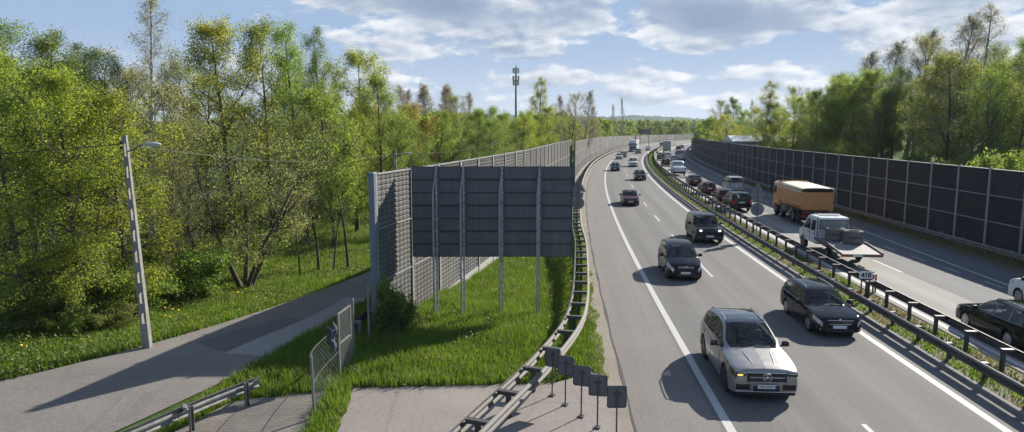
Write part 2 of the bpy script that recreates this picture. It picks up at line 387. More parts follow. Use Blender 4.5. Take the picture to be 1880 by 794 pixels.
def make_world():
    w = bpy.data.worlds.new('World'); scene.world = w; w.use_nodes = True
    nt = w.node_tree; bg = nt.nodes['Background']
    sky = nt.nodes.new('ShaderNodeTexSky'); sky.sky_type = 'NISHITA'; sky.sun_disc = False
    sky.sun_elevation = SUN_EL; sky.sun_rotation = SUN_AZ; sky.altitude = 200; sky.air_density = 1.0; sky.dust_density = .4; sky.ozone_density = 3.0
    tc = nt.nodes.new('ShaderNodeTexCoord'); sep = nt.nodes.new('ShaderNodeSeparateXYZ'); L(nt, tc.outputs['Generated'], sep.inputs[0])
    X, Y, Z = sep.outputs
    az = math_(nt, 'ARCTAN2', X, Y)
    el = math_(nt, 'ARCSINE', Z)
    def vec(sx, sy, ox=0, oy=0):
        c = nt.nodes.new('ShaderNodeCombineXYZ')
        L(nt, math_(nt, 'MULTIPLY_ADD', az, sx, ox), c.inputs[0]); L(nt, math_(nt, 'MULTIPLY_ADD', el, sy, oy), c.inputs[1]); return c.outputs[0]
    # clouds flatten towards the horizon: stretch elevation
    base = noise(nt, vec(9, 21, 3.1, 1.7), 1.0, 10, .58)
    lit = noise(nt, vec(9, 21, 3.1+.07, 1.7+.15), 1.0, 5, .52)
    def blob(u, v, rx, ry, amp):
        a0 = math.atan((u-940)/F_PX); e0 = (236-v)/F_PX*math.cos(a0)
        dx = math_(nt, 'DIVIDE', math_(nt, 'SUBTRACT', az, a0), rx/F_PX); dy = math_(nt, 'DIVIDE', math_(nt, 'SUBTRACT', el, e0), ry/F_PX)
        r2 = math_(nt, 'ADD', math_(nt, 'MULTIPLY', dx, dx), math_(nt, 'MULTIPLY', dy, dy))
        g = math_(nt, 'EXPONENT', math_(nt, 'MULTIPLY', r2, -1.0))
        return math_(nt, 'MULTIPLY', g, amp)
    tot = None; dark = None
    for bl in [(840,22,230,38,.30),(1030,50,100,20,.20),(1300,40,170,42,.34),(1400,52,70,20,.12),(860,100,190,20,.17),(1270,98,70,13,.20),(1690,70,150,60,.20),
               (1230,142,130,13,.15),(1450,128,120,14,.12),(950,150,260,16,.10),(1100,185,300,14,.08),(40,32,70,14,.17),(230,120,180,26,.05),(440,130,120,30,.08),(190,40,210,60,-.22),(520,70,110,40,-.02),
               (1120,100,120,22,-.16),(1135,30,40,40,-.16),(1480,85,80,20,-.12),(1110,10,40,20,.05),(1560,20,50,30,-.08),(1770,8,160,22,.16),(1400,175,300,16,.06),(650,75,100,14,.05)]:
        b_ = blob(*bl); tot = b_ if tot is None else math_(nt, 'ADD', tot, b_)
    for bl in [(830,22,230,34,1.0),(1290,44,170,42,1.0),(1770,0,150,26,.7),(600,30,120,30,.5)]:
        b_ = blob(*bl); dark = b_ if dark is None else math_(nt, 'ADD', dark, b_)
    dens = math_(nt, 'ADD', base, tot)
    dens2 = math_(nt, 'ADD', lit, tot)
    mask = nt.nodes.new('ShaderNodeMapRange'); mask.interpolation_type = 'SMOOTHSTEP'; L(nt, dens, mask.inputs[0]); mask.inputs[1].default_value = .515; mask.inputs[2].default_value = .63
    edge = math_(nt, 'MULTIPLY_ADD', math_(nt, 'SUBTRACT', base, lit), 3.2, .66, clamp=True)
    thick = nt.nodes.new('ShaderNodeMapRange'); L(nt, dens, thick.inputs[0]); thick.inputs[1].default_value = .60; thick.inputs[2].default_value = .85; 
    dk = math_(nt, 'MULTIPLY', math_(nt, 'MULTIPLY_ADD', dark, .85, .12), thick.outputs[0], clamp=True)
    shade = math_(nt, 'MULTIPLY', edge, math_(nt, 'SUBTRACT', 1.0, dk), clamp=True)
    k = .089/SKY_STRENGTH
    ccol = ramp(nt, shade, [(0,(1.8*k,2.35*k,3.35*k)), (.35,(2.6*k,3.15*k,4.1*k)), (.75,(5.2*k,5.45*k,5.85*k)), (1,(6.7*k,6.75*k,6.85*k))])
    # the blue part of the sky: raised exposure of a clear day with thin high haze near the horizon
    hz = nt.nodes.new('ShaderNodeMapRange'); hz.interpolation_type = 'SMOOTHSTEP'; L(nt, el, hz.inputs[0]); hz.inputs[1].default_value = .15; hz.inputs[2].default_value = -.01
    cap = nt.nodes.new('ShaderNodeVectorMath'); cap.operation = 'MINIMUM'; L(nt, sky.outputs[0], cap.inputs[0]); cap.inputs[1].default_value = (2.35*k,3.3*k,4.85*k)
    veil = mix(nt, math_(nt, 'MULTIPLY', hz.outputs[0], .9), cap.outputs[0], (4.2*k,4.75*k,5.6*k))
    col = mix(nt, math_(nt, 'MULTIPLY', mask.outputs[0], .93), veil, ccol)
    up = math_(nt, 'GREATER_THAN', el, -.02)
    col = mix(nt, up, (1.2,1.4,1.2), col)
    L(nt, col, bg.inputs[0]); bg.inputs[1].default_value = SKY_STRENGTH
make_world()
vs = scene.view_settings; vs.view_transform = 'Standard'; vs.look = 'None'; vs.gamma = 1; vs.exposure = EXPOSURE; vs.use_curve_mapping = False
cy = scene.cycles
cy.max_bounces = 6; cy.diffuse_bounces = 3; cy.glossy_bounces = 3; cy.transmission_bounces = 3; cy.volume_bounces = 0; cy.transparent_max_bounces = 4
cy.caustics_reflective = False; cy.caustics_refractive = False; cy.sample_clamp_indirect = 6
cy.use_denoising = True

# ------------------------------------------------------------------ road geometry
CUB = (2.61470986e-07, 3.50344243e-04, 4.90407733e-02, 4.59293776)
def _curve():
    pts = []; y = -40.0
    while y < 273: pts.append((CUB[0]*y**3 + CUB[1]*y*y + CUB[2]*y + CUB[3], y)); y += .5
    x, y = pts[-1]; sl_ = 3*CUB[0]*y*y + 2*CUB[1]*y + CUB[2]; th = math.atan(sl_)
    for i in range(1800):
        th += .5*.00099; x += .5*math.sin(th); y += .5*math.cos(th); pts.append((x, y))
    return np.array(pts)
CP = _curve()
CS = np.concatenate([[0], np.cumsum(np.hypot(*np.diff(CP, axis=0).T))])
CT = np.gradient(CP, axis=0); CT /= np.linalg.norm(CT, axis=1)[:, None]
# make s equal 0 where y = 0
CS -= np.interp(0, CP[:,1], CS)
def road(s, off=0.0):
    x = np.interp(s, CS, CP[:,0]); y = np.interp(s, CS, CP[:,1]); tx = np.interp(s, CS, CT[:,0]); ty = np.interp(s, CS, CT[:,1])
    return (float(x + ty*off), float(y - tx*off))
def heading(s):
    return math.atan2(float(np.interp(s, CS, CT[:,0])), float(np.interp(s, CS, CT[:,1])))
def to_road(x, y):
    i = int(np.argmin((CP[:,0]-x)**2 + (CP[:,1]-y)**2)); t = CT[i]
    dx, dy = x-CP[i,0], y-CP[i,1]
    return float(CS[i] + dx*t[0] + dy*t[1]), float(dx*t[1] - dy*t[0])
def sstep(a, b, x):
    t = np.clip((x-a)/(b-a), 0, 1); return t*t*(3-2*t)
def offs_arr(x, y):
    """signed offset from the left edge line, cheap: along y"""
    xr = np.interp(y, CP[:,1], CP[:,0]); th = np.interp(y, CP[:,1], np.arctan2(CT[:,0], CT[:,1]))
    return (x-xr)*np.cos(th)
def ground_z(x, y):
    x = np.asarray(x, float); y = np.asarray(y, float)
    dip = -1.0*sstep(22, 45, y)
    o = offs_arr(x, y)
    bl = 1 - sstep(-5.2, -3.3, o)
    return dip*bl - .02
def gz(x, y): return float(ground_z(x, y))
def cam_ground(u, v, z=0):
    c, s = math.cos(PITCH), math.sin(PITCH); a = (u-940)/F_PX; b = (v-397)/F_PX
    dy = c-b*s; dz = -s-b*c; t = (z-CAM_H)/dz; return (a*t, dy*t)

def grid_mesh(name, xs, ys, zf, mat):
    X, Y = np.meshgrid(xs, ys); Z = zf(X, Y)
    v = np.stack([X.ravel(), Y.ravel(), Z.ravel()], 1); nx, ny = len(xs), len(ys)
    i = np.arange(ny-1)[:,None]*nx + np.arange(nx-1)[None,:]; i = i.ravel()
    f = np.stack([i, i+1, i+1+nx, i+nx], 1)
    me = bpy.data.meshes.new(name); me.from_pydata(v.tolist(), [], f.tolist()); me.materials.append(mat)
    me.polygons.foreach_set('use_smooth', [True]*len(me.polygons))
    return link(name, me)
xs = np.unique(np.concatenate([np.linspace(-6000,-200,12), np.linspace(-200,-40,12), np.arange(-40,61,1.0), np.linspace(60,200,15), np.linspace(200,6000,12)]))
ys = np.unique(np.concatenate([np.linspace(-400,-10,8), np.arange(-10,125,1.0), np.linspace(125,500,40), np.linspace(500,9000,14)]))
tag(grid_mesh('ground', xs, ys, ground_z, M['ground']), kind='structure')

def strip(name, s0, s1, o0, o1, z, mat, step=2.0, kind='structure', dash=None):
    """sheet between two offsets; o0/o1 numbers or functions of s; dash=(on, off, phase)"""
    f0 = o0 if callable(o0) else (lambda s: o0); f1 = o1 if callable(o1) else (lambda s: o1)
    v = []; f = []; uv = []
    def seg(a, b):
        n = max(1, int(math.ceil((b-a)/step)))
        st = len(v)
        for i in range(n+1):
            s = a + (b-a)*i/n
            for o in (f0(s), f1(s)):
                x, y = road(s, o); v.append((x, y, z)); uv.append((o, s))
            if i: k = st + 2*i; f.append((k-2, k-1, k+1, k))
    if dash:
        on, off, ph = dash; s = s0 + ph
        while s < s1: seg(s, min(s+on, s1)); s += on+off
    else: seg(s0, s1)
    me = bpy.data.meshes.new(name); me.from_pydata(v, [], f); me.materials.append(mat)
    ul = me.uv_layers.new(name='UVMap')
    for lp in me.loops: ul.data[lp.index].uv = uv[lp.vertex_index]
    o = link(name, me); 
    if kind: tag(o, kind=kind)
    return o
S0, S1 = -35, 900
strip('road_shoulder', S0, S1, -2.35, -.12, .0, M['asph_shoulder'])
strip('motorway_carriageway', S0, S1, -.12, 8.05, .0, M['asph_left'])
strip('road_verge', 12, S1, lambda s: -3.15-.25*math.sin(s*.9)-.15*math.sin(s*2.3), -2.35, -.006, M['sand'], step=.7)
strip('motorway_carriageway', S0, S1, 10.45, 14.2, .0, M['asph_light'])
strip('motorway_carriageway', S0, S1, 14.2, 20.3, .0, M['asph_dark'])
strip('road_verge', S0, S1, 20.3, 23.6, -.004, M['median_soil'])
# white markings
strip('road_marking', S0, S1, 0, .24, .004, M['line'])
strip('road_marking', S0, S1, 7.08, 7.32, .004, M['line'])
strip('road_marking', S0, S1, 10.75, 10.95, .004, M['line'])
lane_dash = strip('road_marking', -19.3, S1, 3.62, 3.76, .004, M['line'], dash=(3.8, 7.3, 0))
strip('road_marking', -17.8, S1, 14.10, 14.22, .004, M['line'], dash=(3.6, 7.6, 0))
fd2 = lambda s: float(np.interp(s, [20,36,50,62,200], [17.75,17.2,16.75,16.5,16.5]))
strip('road_marking', -20, S1, lambda s: fd2(s), lambda s: fd2(s)+.14, .004, M['line_faded'], dash=(1.6, 2.0, .6))
fso = lambda s: float(np.interp(s, [20,33,55,80,200], [17.6,17.75,18.35,18.6,18.6]))
strip('road_marking', S0, S1, lambda s: fso(s), lambda s: fso(s)+.22, .004, M['line_faded'])
# tar joint along the shoulder and dark crack sealing
M['tar'] = simple('tar_joint', (.035,.033,.032), .7, var=.3, scale=8)
strip('road_seam', S0, 320, lambda s: -2.36+.02*math.sin(s*1.7), lambda s: -2.29+.03*math.sin(s*.9+1), .005, M['tar'], step=.6)
# median: soil bed with kerbs both sides
strip('median_bed', S0, 420, 8.32, 10.2, .09, M['median_soil'], step=2)
def kerb_run(name, o, s0, s1, w=.16, h=.12, step=3.0):
    b = MB(); s = s0; ring = []
    n = int((s1-s0)/step)
    for i in range(n+1):
        s = s0+i*step; 
        for (oo, zz) in ((o-w/2,-.02),(o-w/2,h-.03),(o-w/2+.03,h),(o+w/2,h),(o+w/2,-.02)): b.v.append((*road(s, oo), zz))
        if i:
            k = (i-1)*5
            for j in range(4): b.f.append((k+j, k+5+j, k+6+j, k+1+j)); b.m.append(0)
    return tag(b.build(name, M['kerb']), kind='structure')
kerb_run('kerb', 8.22, S0, 420); kerb_run('kerb', 10.30, S0, 420)
strip('gutter', S0, 420, 8.05, 8.14, .002, M['kerb'])
strip('gutter', S0, 420, 10.38, 10.45, .002, M['kerb'])

# ------------------------------------------------------------------ service road on the left, apron, pavers
def poly_sheet(name, near, far, mat, dz, nx=8, ny=60):
    """sheet between two polylines draped on the ground"""
    def rs(pl):
        pl = np.array(pl, float); d = np.concatenate([[0], np.cumsum(np.hypot(*np.diff(pl, axis=0).T))]); t = np.linspace(0, d[-1], ny+1)
        # smooth
        P_ = np.stack([np.interp(t, d, pl[:,0]), np.interp(t, d, pl[:,1])], 1)
        for _ in range(6): P_[1:-1] = (P_[:-2]+2*P_[1:-1]+P_[2:])/4
        return P_
    A, B = rs(near), rs(far); v = []; f = []; uv = []
    for j in range(ny+1):
        for i in range(nx+1):
            p = A[j]*(1-i/nx) + B[j]*(i/nx); v.append((p[0], p[1], gz(p[0], p[1])+dz)); uv.append((i/nx*4, j*.8))
            if j and i: k = j*(nx+1)+i; f.append((k-1-(nx+1), k-(nx+1), k, k-1))
    me = bpy.data.meshes.new(name); me.from_pydata(v, [], f); me.materials.append(mat)
    ul = me.uv_layers.new(name='UVMap')
    for lp in me.loops: ul.data[lp.index].uv = uv[lp.vertex_index]
    return tag(link(name, me), kind='structure')
RN = [(-14,0),(-12,12),(-10.2,17.1),(-8.55,21.3),(-7.5,27),(-6.9,33.5),(-5.6,41),(-2.3,57),(2,78),(8,112),(17,150)]
RF = [(-34,8),(-24,14.5),(-15.6,20.4),(-13.7,23.2),(-12.4,25.6),(-11.0,30.0),(-8.9,41),(-5.6,57),(-1.3,78),(4.8,112),(14,152)]
poly_sheet('service_road', RN, RF, M['asph_service'], .04, ny=140)
def flat_poly(name, pts, mat, dz, cell=.5):
    bm = bmesh.new(); vs_ = [bm.verts.new((x, y, gz(x,y)+dz)) for x, y in pts]; bm.faces.new(vs_)
    me = bpy.data.meshes.new(name); bm.to_mesh(me); bm.free(); me.materials.append(mat)
    ul = me.uv_layers.new(name='UVMap')
    for lp in me.loops: ul.data[lp.index].uv = me.vertices[lp.vertex_index].co.xy
    if me.polygons[0].normal.z < 0: me.flip_normals()
    return tag(link(name, me), kind='structure')
poly_sheet('road_patch', [(-8.2,22.95),(-7.35,27.6),(-7.0,33)], [(-9.95,23.3),(-8.6,28.3),(-8.05,33.2)], M['asph_patch_light'], .05, nx=4, ny=24)
poly_sheet('road_patch', [(-10.05,23.6),(-8.7,28.3)], [(-11.5,24.7),(-9.65,28.7)], M['asph_patch_dark'], .05, nx=4, ny=16)
def wob(a, b, n, amp, seed):
    r = random.Random(seed); out = []
    for i in range(n):
        t = i/(n-1); out.append((a[0]+(b[0]-a[0])*t + r.uniform(-amp,amp), a[1]+(b[1]-a[1])*t + r.uniform(-amp,amp)))
    return out
ap = wob((-4.75,20.15),(1.0,20.5),28,.07,1) + wob((1.2,20.5),(2.55,21.6),7,.08,2) + [(3.15,20.8),(2.5,13),(1.6,6),(-4.0,6)] + wob((-4.2,13),(-4.75,20.0),18,.10,3)
M['dirt'] = asphalt('edge_dirt', (.075,.052,.032), grain=.8, streak=.1, patch=.6)
_e = wob((-4.95,20.25),(2.4,20.75),46,.10,11) + wob((2.4,20.1),(-4.4,19.9),46,.10,12); flat_poly('dirt_edge', _e, M['dirt'], .010)
_e = wob((-5.1,20.3),(-4.5,12),34,.09,13) + wob((-4.0,12),(-4.5,20.3),34,.09,14); flat_poly('dirt_edge', _e, M['dirt'], .012)
APRON = ap; flat_poly('pavement', ap, M['apron'], .016)
pv = wob((-7.9,19.2),(-5.55,19.85),12,.07,4) + wob((-5.5,19.7),(-5.2,13),14,.06,5) + [(-10.8,9),(-11,12)] + wob((-9.0,16.2),(-8.0,19.0),6,.05,6)
PAVERS = pv; flat_poly('pavement', pv, M['pavers'], .018)

# ------------------------------------------------------------------ guard rails
WPROF = [(-.155,.0),(-.15,.03),(-.105,.078),(-.06,.078),(-.02,.01),(.02,.01),(.06,.078),(.105,.078),(.15,.03),(.155,.0)]   # (height, depth)
def beam_mb(path, side, z=.62, scale=1.0, zf=None):
    """W-beam swept along path [(x,y)]; side=+1 bulges to the right of travel"""
    b = MB(); P_ = [Vector((p[0], p[1])) for p in path]; n = len(P_); k = len(WPROF)
    for i, p in enumerate(P_):
        t = (P_[min(i+1,n-1)] - P_[max(i-1,0)]).normalized(); r = Vector((t.y, -t.x))
        g = zf(p.x, p.y) if zf else 0
        for h, d in WPROF:
            q = p + r*(side*d*scale); b.v.append((q.x, q.y, g+z+h*scale))
        for h, d in reversed(WPROF):
            q = p + r*(side*(d*scale-.012)); b.v.append((q.x, q.y, g+z+h*scale))
        if i:
            a = (i-1)*2*k; c = i*2*k
            for j in range(2*k): b.f.append((a+j, a+(j+1)%(2*k), c+(j+1)%(2*k), c+j)); b.m.append(0)
    b.f.append(tuple(range(2*k))); b.f.append(tuple(range((n-1)*2*k, n*2*k))); b.m += [0,0]
    return b
def post_mesh(h, w=.11, d=.10, plate=None, bottom=-.3):
    """C-section post with a spacer plate reaching to +x (plate = (x0, x1))"""
    b = MB(); t = .012
    b.box((0, d/2, (h+bottom)/2), (w, t, h-bottom)); b.box((0, -d/2, (h+bottom)/2), (w, t, h-bottom)); b.box((-w/2+t/2, 0, (h+bottom)/2), (t, d-t, h-bottom))
    if plate:
        x0, x1 = plate; c = (x0+x1)/2
        b.box((c, 0, h+.006), (x1-x0, .16, .012)); b.box((c, .074, h-.05), (x1-x0, .012, .10)); b.box((c, -.074, h-.05), (x1-x0, .012, .10))
    return b
def path_off(o, s0, s1, step=2.0):
    n = int((s1-s0)/step); return [road(s0+i*step, o if not callable(o) else o(s0+i*step)) for i in range(n+1)]
def rail_thing(name, label, cat, paths, posts, pmesh, mat, z=.62, sides=(1,), zf=None, group=None, root_at=None, scale=1.0):
    """paths: beam polylines; posts: (x,y,rz,scale_x)"""
    r0 = root_at or (*paths[0][0], 0)
    root = empty(name, r0, 0, label, cat, group)
    inv = Vector(r0)
    for pth, sd_ in zip(paths, sides):
        b = beam_mb(pth, sd_, z, scale, zf); b.v = [tuple(Vector(p)-inv) for p in b.v]; b.build('beam', mat, root, smooth=40)
    rest = MB()
    for i, (x, y, rz, sx) in enumerate(posts):
        zz = zf(x, y) if zf else 0
        if i < 98:
            o = link('post', pmesh, root, (x-inv.x, y-inv.y, zz-inv.z), rz); o.scale.x = sx
        else:
            mtx = Matrix.Rotation(rz, 4, 'Z') @ Matrix.Diagonal((sx,1,1,1)); off = Vector((x-inv.x, y-inv.y, zz-inv.z))
            rest.add([mtx @ v.co + off for v in pmesh.vertices], [tuple(p.vertices) for p in pmesh.polygons])
    if rest.v: tag(rest.build('post_row', mat, root), kind='stuff')
    return root
def posts_off(o, s0, s1, step, sx=1):
    out = []; s = s0
    while s <= s1: x, y = road(s, o); out.append((x, y, -heading(s), sx)); s += step
    return out
pm_med = post_mesh(.78, plate=(-.06,.36)).mesh('post', M['steel_dark'])
pm_med_l = post_mesh(.62, plate=(-.36,.06)).mesh('post', M['steel_dark'])
# the median: two separate rails, each with its posts, spacers reach from post to beam
rail_thing('guard_rail', 'weathered steel guard rail along the edge of the median beside the oncoming cars', 'guard rail',
    [path_off(8.42, 6, 330)], posts_off(8.74, 7.2, 330, 2.0), pm_med_l, M['steel_dark'], z=.58, sides=(-1,))
rail_thing('guard_rail', 'weathered steel guard rail on the median that carries the 418 plate, beside the outbound lanes', 'guard rail',
    [path_off(10.12, 6, 330)], posts_off(9.78, 8.1, 330, 2.0), pm_med, M['steel_dark'], z=.66, sides=(1,))
# near left double rail that flares away from the road
def smooth_path(pts, step=.8, it=8):
    pl = np.array(pts, float); d = np.concatenate([[0], np.cumsum(np.hypot(*np.diff(pl, axis=0).T))]); n = int(d[-1]/step); t = np.linspace(0, d[-1], n+1)
    P_ = np.stack([np.interp(t, d, pl[:,0]), np.interp(t, d, pl[:,1])], 1)
    for _ in range(it): P_[1:-1] = (P_[:-2]+2*P_[1:-1]+P_[2:])/4
    return [tuple(p) for p in P_]
flare = [(-2.2,11.5),(-.80,15.4),(1.10,20.1),(2.62,24.8),(3.30,29.6),(3.95,36),(4.62,43)] + path_off(-2.95, 50, 440, 6)
FP = smooth_path(flare, 1.0, 5)
def offset_path(P_, d):
    out = []
    for i, p in enumerate(P_):
        a, b = Vector(P_[max(i-1,0)]), Vector(P_[min(i+1,len(P_)-1)]); t = (b-a).normalized(); out.append((p[0]+t.y*d, p[1]-t.x*d))
    return out
FPL = [p for p in offset_path(FP, -.62) if p[1] < 75]
pm_dbl = post_mesh(.74, w=.12, plate=(-.30,.30)).mesh('post', M['steel_dark'])
fposts = []; acc = 0.0; nxt = .8
for i in range(1, len(FP)):
    a, b = Vector(FP[i-1]), Vector(FP[i]); l = (b-a).length; t = (b-a).normalized()
    while nxt <= acc+l and nxt < 260:
        q = a + t*(nxt-acc); q = q + Vector((t.y,-t.x))*-.31; fposts.append((q.x, q.y, -math.atan2(t.x, t.y), 1)); nxt += 2.0
    acc += l
rail_thing('guard_rail', 'long double guard rail flaring off the hard shoulder, with ladder-like crosspieces', 'guard rail',
    [FP, FPL], fposts, pm_dbl, M['steel_dull'], z=.60, sides=(1,-1))
# far right rail at the foot of the dark wall
wall_off = lambda s: float(np.interp(s, [20,41,66,90,155,240], [23.4,23.0,22.2,21.5,20.9,20.7]))
pm_r = post_mesh(.70, plate=(-.22,.06)).mesh('post', M['steel_dull'])
rpath = [road(s, wall_off(s)-1.45) for s in np.arange(18, 330, 2.5)]
rp = []
for s in np.arange(19, 330, 2.5): x, y = road(s, wall_off(s)-1.2); rp.append((x, y, -heading(s), 1))
rail_thing('guard_rail', 'weathered guard rail running at the foot of the tall dark noise wall', 'guard rail', [rpath], rp, pm_r, M['steel_dull'], z=.55, sides=(-1,))
# bent galvanised rail beside the service road
g1 = smooth_path([(-10.8,12.6),(-9.15,15.6),(-8.45,17.1)], .5, 2); g2 = smooth_path([(-8.47,17.02),(-8.0,18.0),(-7.25,19.3)], .5, 1)
pm_g = post_mesh(.66, w=.08, plate=None).mesh('post', M['steel'])
gp = [(-8.25,17.15,-.5,1),(-9.0,15.6,-.5,1),(-9.9,13.9,-.5,1),(-7.45,18.8,-.55,1)]
rt = rail_thing('guard_rail', 'bent shiny galvanised guard rail between the service road and the pavers, with a broken joint', 'guard rail', [g1, g2], gp, pm_g, M['steel'], z=.52, sides=(-1,-1))
jb = MB(); jb.bbox((.06,.05,.67),(.10,.30,.05),.02, .5); jb.bbox((.1,.05,.62),(.1,.3,.05),.02,.5)
j_ = jb.build('joint_cap', M['steel'], rt); j_.location = Vector((-8.45,17.05,0)) - Vector(rt.location)
# low dark rail by the wall end, on the service road
lp = smooth_path([(-5.9,24.9),(-5.75,27.5),(-5.4,31)], .7, 2)
rail_thing('guard_rail', 'short dark guard rail in shade behind the gate at the end of the noise wall', 'guard rail', [lp], [(-5.65,25.2,-.1,1),(-5.5,27.2,-.1,1),(-5.3,29.4,-.2,1)], pm_r, M['steel_dark'], z=.55, sides=(-1,), zf=gz)

# ------------------------------------------------------------------ noise walls
def ribbed_panel(w, h, ribs, depth, mat, blocks=0):
    """panel along +y, face to -x, bottom at z=0"""
    b = MB(); rh = h/ribs; ys_ = [.0, w]
    if blocks:
        ys_ = list(np.linspace(0, w, blocks*3+1))
    prof = []
    for i in range(ribs):
        z0 = i*rh; prof += [(-.5*depth, z0), (-depth, z0+rh*.18), (-depth, z0+rh*.70), (-.5*depth, z0+rh*.92)]
    prof += [(-.5*depth, h)]
    pts = prof + [(.06, h), (.06, 0)]
    k = len(pts)
    for j, yy in enumerate(ys_):
        ind = 0
        if blocks and j % 3 == 0: ind = depth*.5
        for (x, z) in pts: b.v.append((x + (ind if x < 0 else 0), yy, z))
        if j:
            a = (j-1)*k
            for i in range(k): b.f.append((a+i, a+(i+1)%k, a+k+(i+1)%k, a+k+i)); b.m.append(0)
    b.f.append(tuple(range(k))); b.f.append(tuple(range((len(ys_)-1)*k, len(ys_)*k))); b.m += [0,0]
    return b.mesh('panel', mat)
def h_post(h, mat, w=.18, d=.20, bottom=-.3):
    b = MB(); t = .02; H_ = h-bottom; c = (h+bottom)/2
    b.box((-d/2, 0, c), (t, w, H_)); b.box((d/2, 0, c), (t, w, H_)); b.box((0, 0, c), (d-t, t, H_))
    return b.mesh('post', mat)
def noise_wall(label, pts, H, side, pan, post, rail, plinth, rows=2, ribs=9, depth=.05, blocks=0, zf=None, cap=None, step_every=0, plinth_h=.4, hs=None, low=None):
    """pts: post positions; side=+1 faces right of the travel direction"""
    root = empty('noise_wall', (pts[0][0], pts[0][1], 0), 0, label, 'noise wall'); r0 = Vector(root.location)
    wls = [math.dist(pts[i], pts[i+1]) for i in range(len(pts)-1)]
    w = float(np.median(wls)); ph = (H - plinth_h - .06*rows)/rows
    pm = ribbed_panel(w-.22, ph, ribs, depth, pan, blocks); pom = h_post(H+.05, post, bottom=-.4)
    pml = ribbed_panel(w-.22, ph, ribs, depth, low, blocks) if low else pm
    rb = MB(); rb.box((-.02, w/2, .03), (.15, w-.22, .05)); rbm = rb.mesh('rail', rail)
    pb = MB(); pb.box((0, w/2, plinth_h/2-.3), (.16, w-.2, plinth_h+.6)); pbm = pb.mesh('plinth', plinth)
    n = 0
    for i, p in enumerate(pts):
        q = pts[min(i+1, len(pts)-1)]; o_ = pts[max(i-1, 0)]
        d = Vector((q[0]-o_[0], q[1]-o_[1])); a = math.atan2(-d.x, d.y)
        z = zf(*p) if zf else 0
        if step_every: z += .14*((i//step_every) % 2)
        f_ = hs(p) if hs else 1.0
        ps = link('post', pom, root, (p[0]-r0.x, p[1]-r0.y, z), a); ps.scale.z = f_
        if i == len(pts)-1: break
        q = pts[i+1]; d = Vector((q[0]-p[0], q[1]-p[1])); a = math.atan2(-d.x, d.y); sy = d.length/w
        u = d.normalized()*.11
        def put(nm, me, zz):
            if n >= 98 and nm == 'panel': pass
            o = link(nm, me, root, (p[0]-r0.x+u.x, p[1]-r0.y+u.y, zz), a); o.scale = (-side if side > 0 else 1, sy, f_); return o
        if plinth_h > .05: put('plinth', pbm, z)
        for r in range(rows):
            zz = z + (plinth_h + r*(ph+.06))*f_
            put('panel', pml if (low and r == 0) else pm, zz); n += 1
            put('rail', rbm, zz+ph*f_)
    return root
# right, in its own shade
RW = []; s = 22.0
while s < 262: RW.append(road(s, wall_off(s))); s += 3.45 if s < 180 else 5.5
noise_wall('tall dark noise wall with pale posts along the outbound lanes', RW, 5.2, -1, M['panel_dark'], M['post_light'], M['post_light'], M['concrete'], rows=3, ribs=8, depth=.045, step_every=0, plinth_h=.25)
# left near wall
LW = smooth_path([(-5.35,26.9),(-4.55,30.0),(-2.45,39.2),(1.28,57),(4.75,80),(8.95,106)], 3.6, 2)
nwall = noise_wall('grey block-textured noise wall with a light concrete foot, behind the large sign', LW, 6.95, 1, M['panel_grey'], M['post_light'], M['post_light'], M['concrete'], rows=3, ribs=10, depth=.06, blocks=8,
    zf=lambda x, y: -.95, plinth_h=.5)
eb = MB(); eb.bbox((0,0,3.0),(.24,.26,7.0),.03)
ep = eb.build('end_post', M['post_blue'], nwall); ep.location = (.0,-.26,-.44); ep.rotation_euler = (0,0,-.26)
# left far wall, pale
LW2 = []; s = 104.0
while s < 470: LW2.append(road(s, -4.4)); s += 4.2 if s < 250 else 7.0
noise_wall('long pale noise wall curving away along the inbound shoulder towards the horizon', LW2, 5.7, 1, M['panel_pale'], M['post_light'], M['post_light'], M['concrete'], rows=3, ribs=5, depth=.06, plinth_h=.3, low=M['panel_grey'], hs=lambda p: float(np.interp(p[1], [100,180,300,420],[1,.93,.80,.70])))

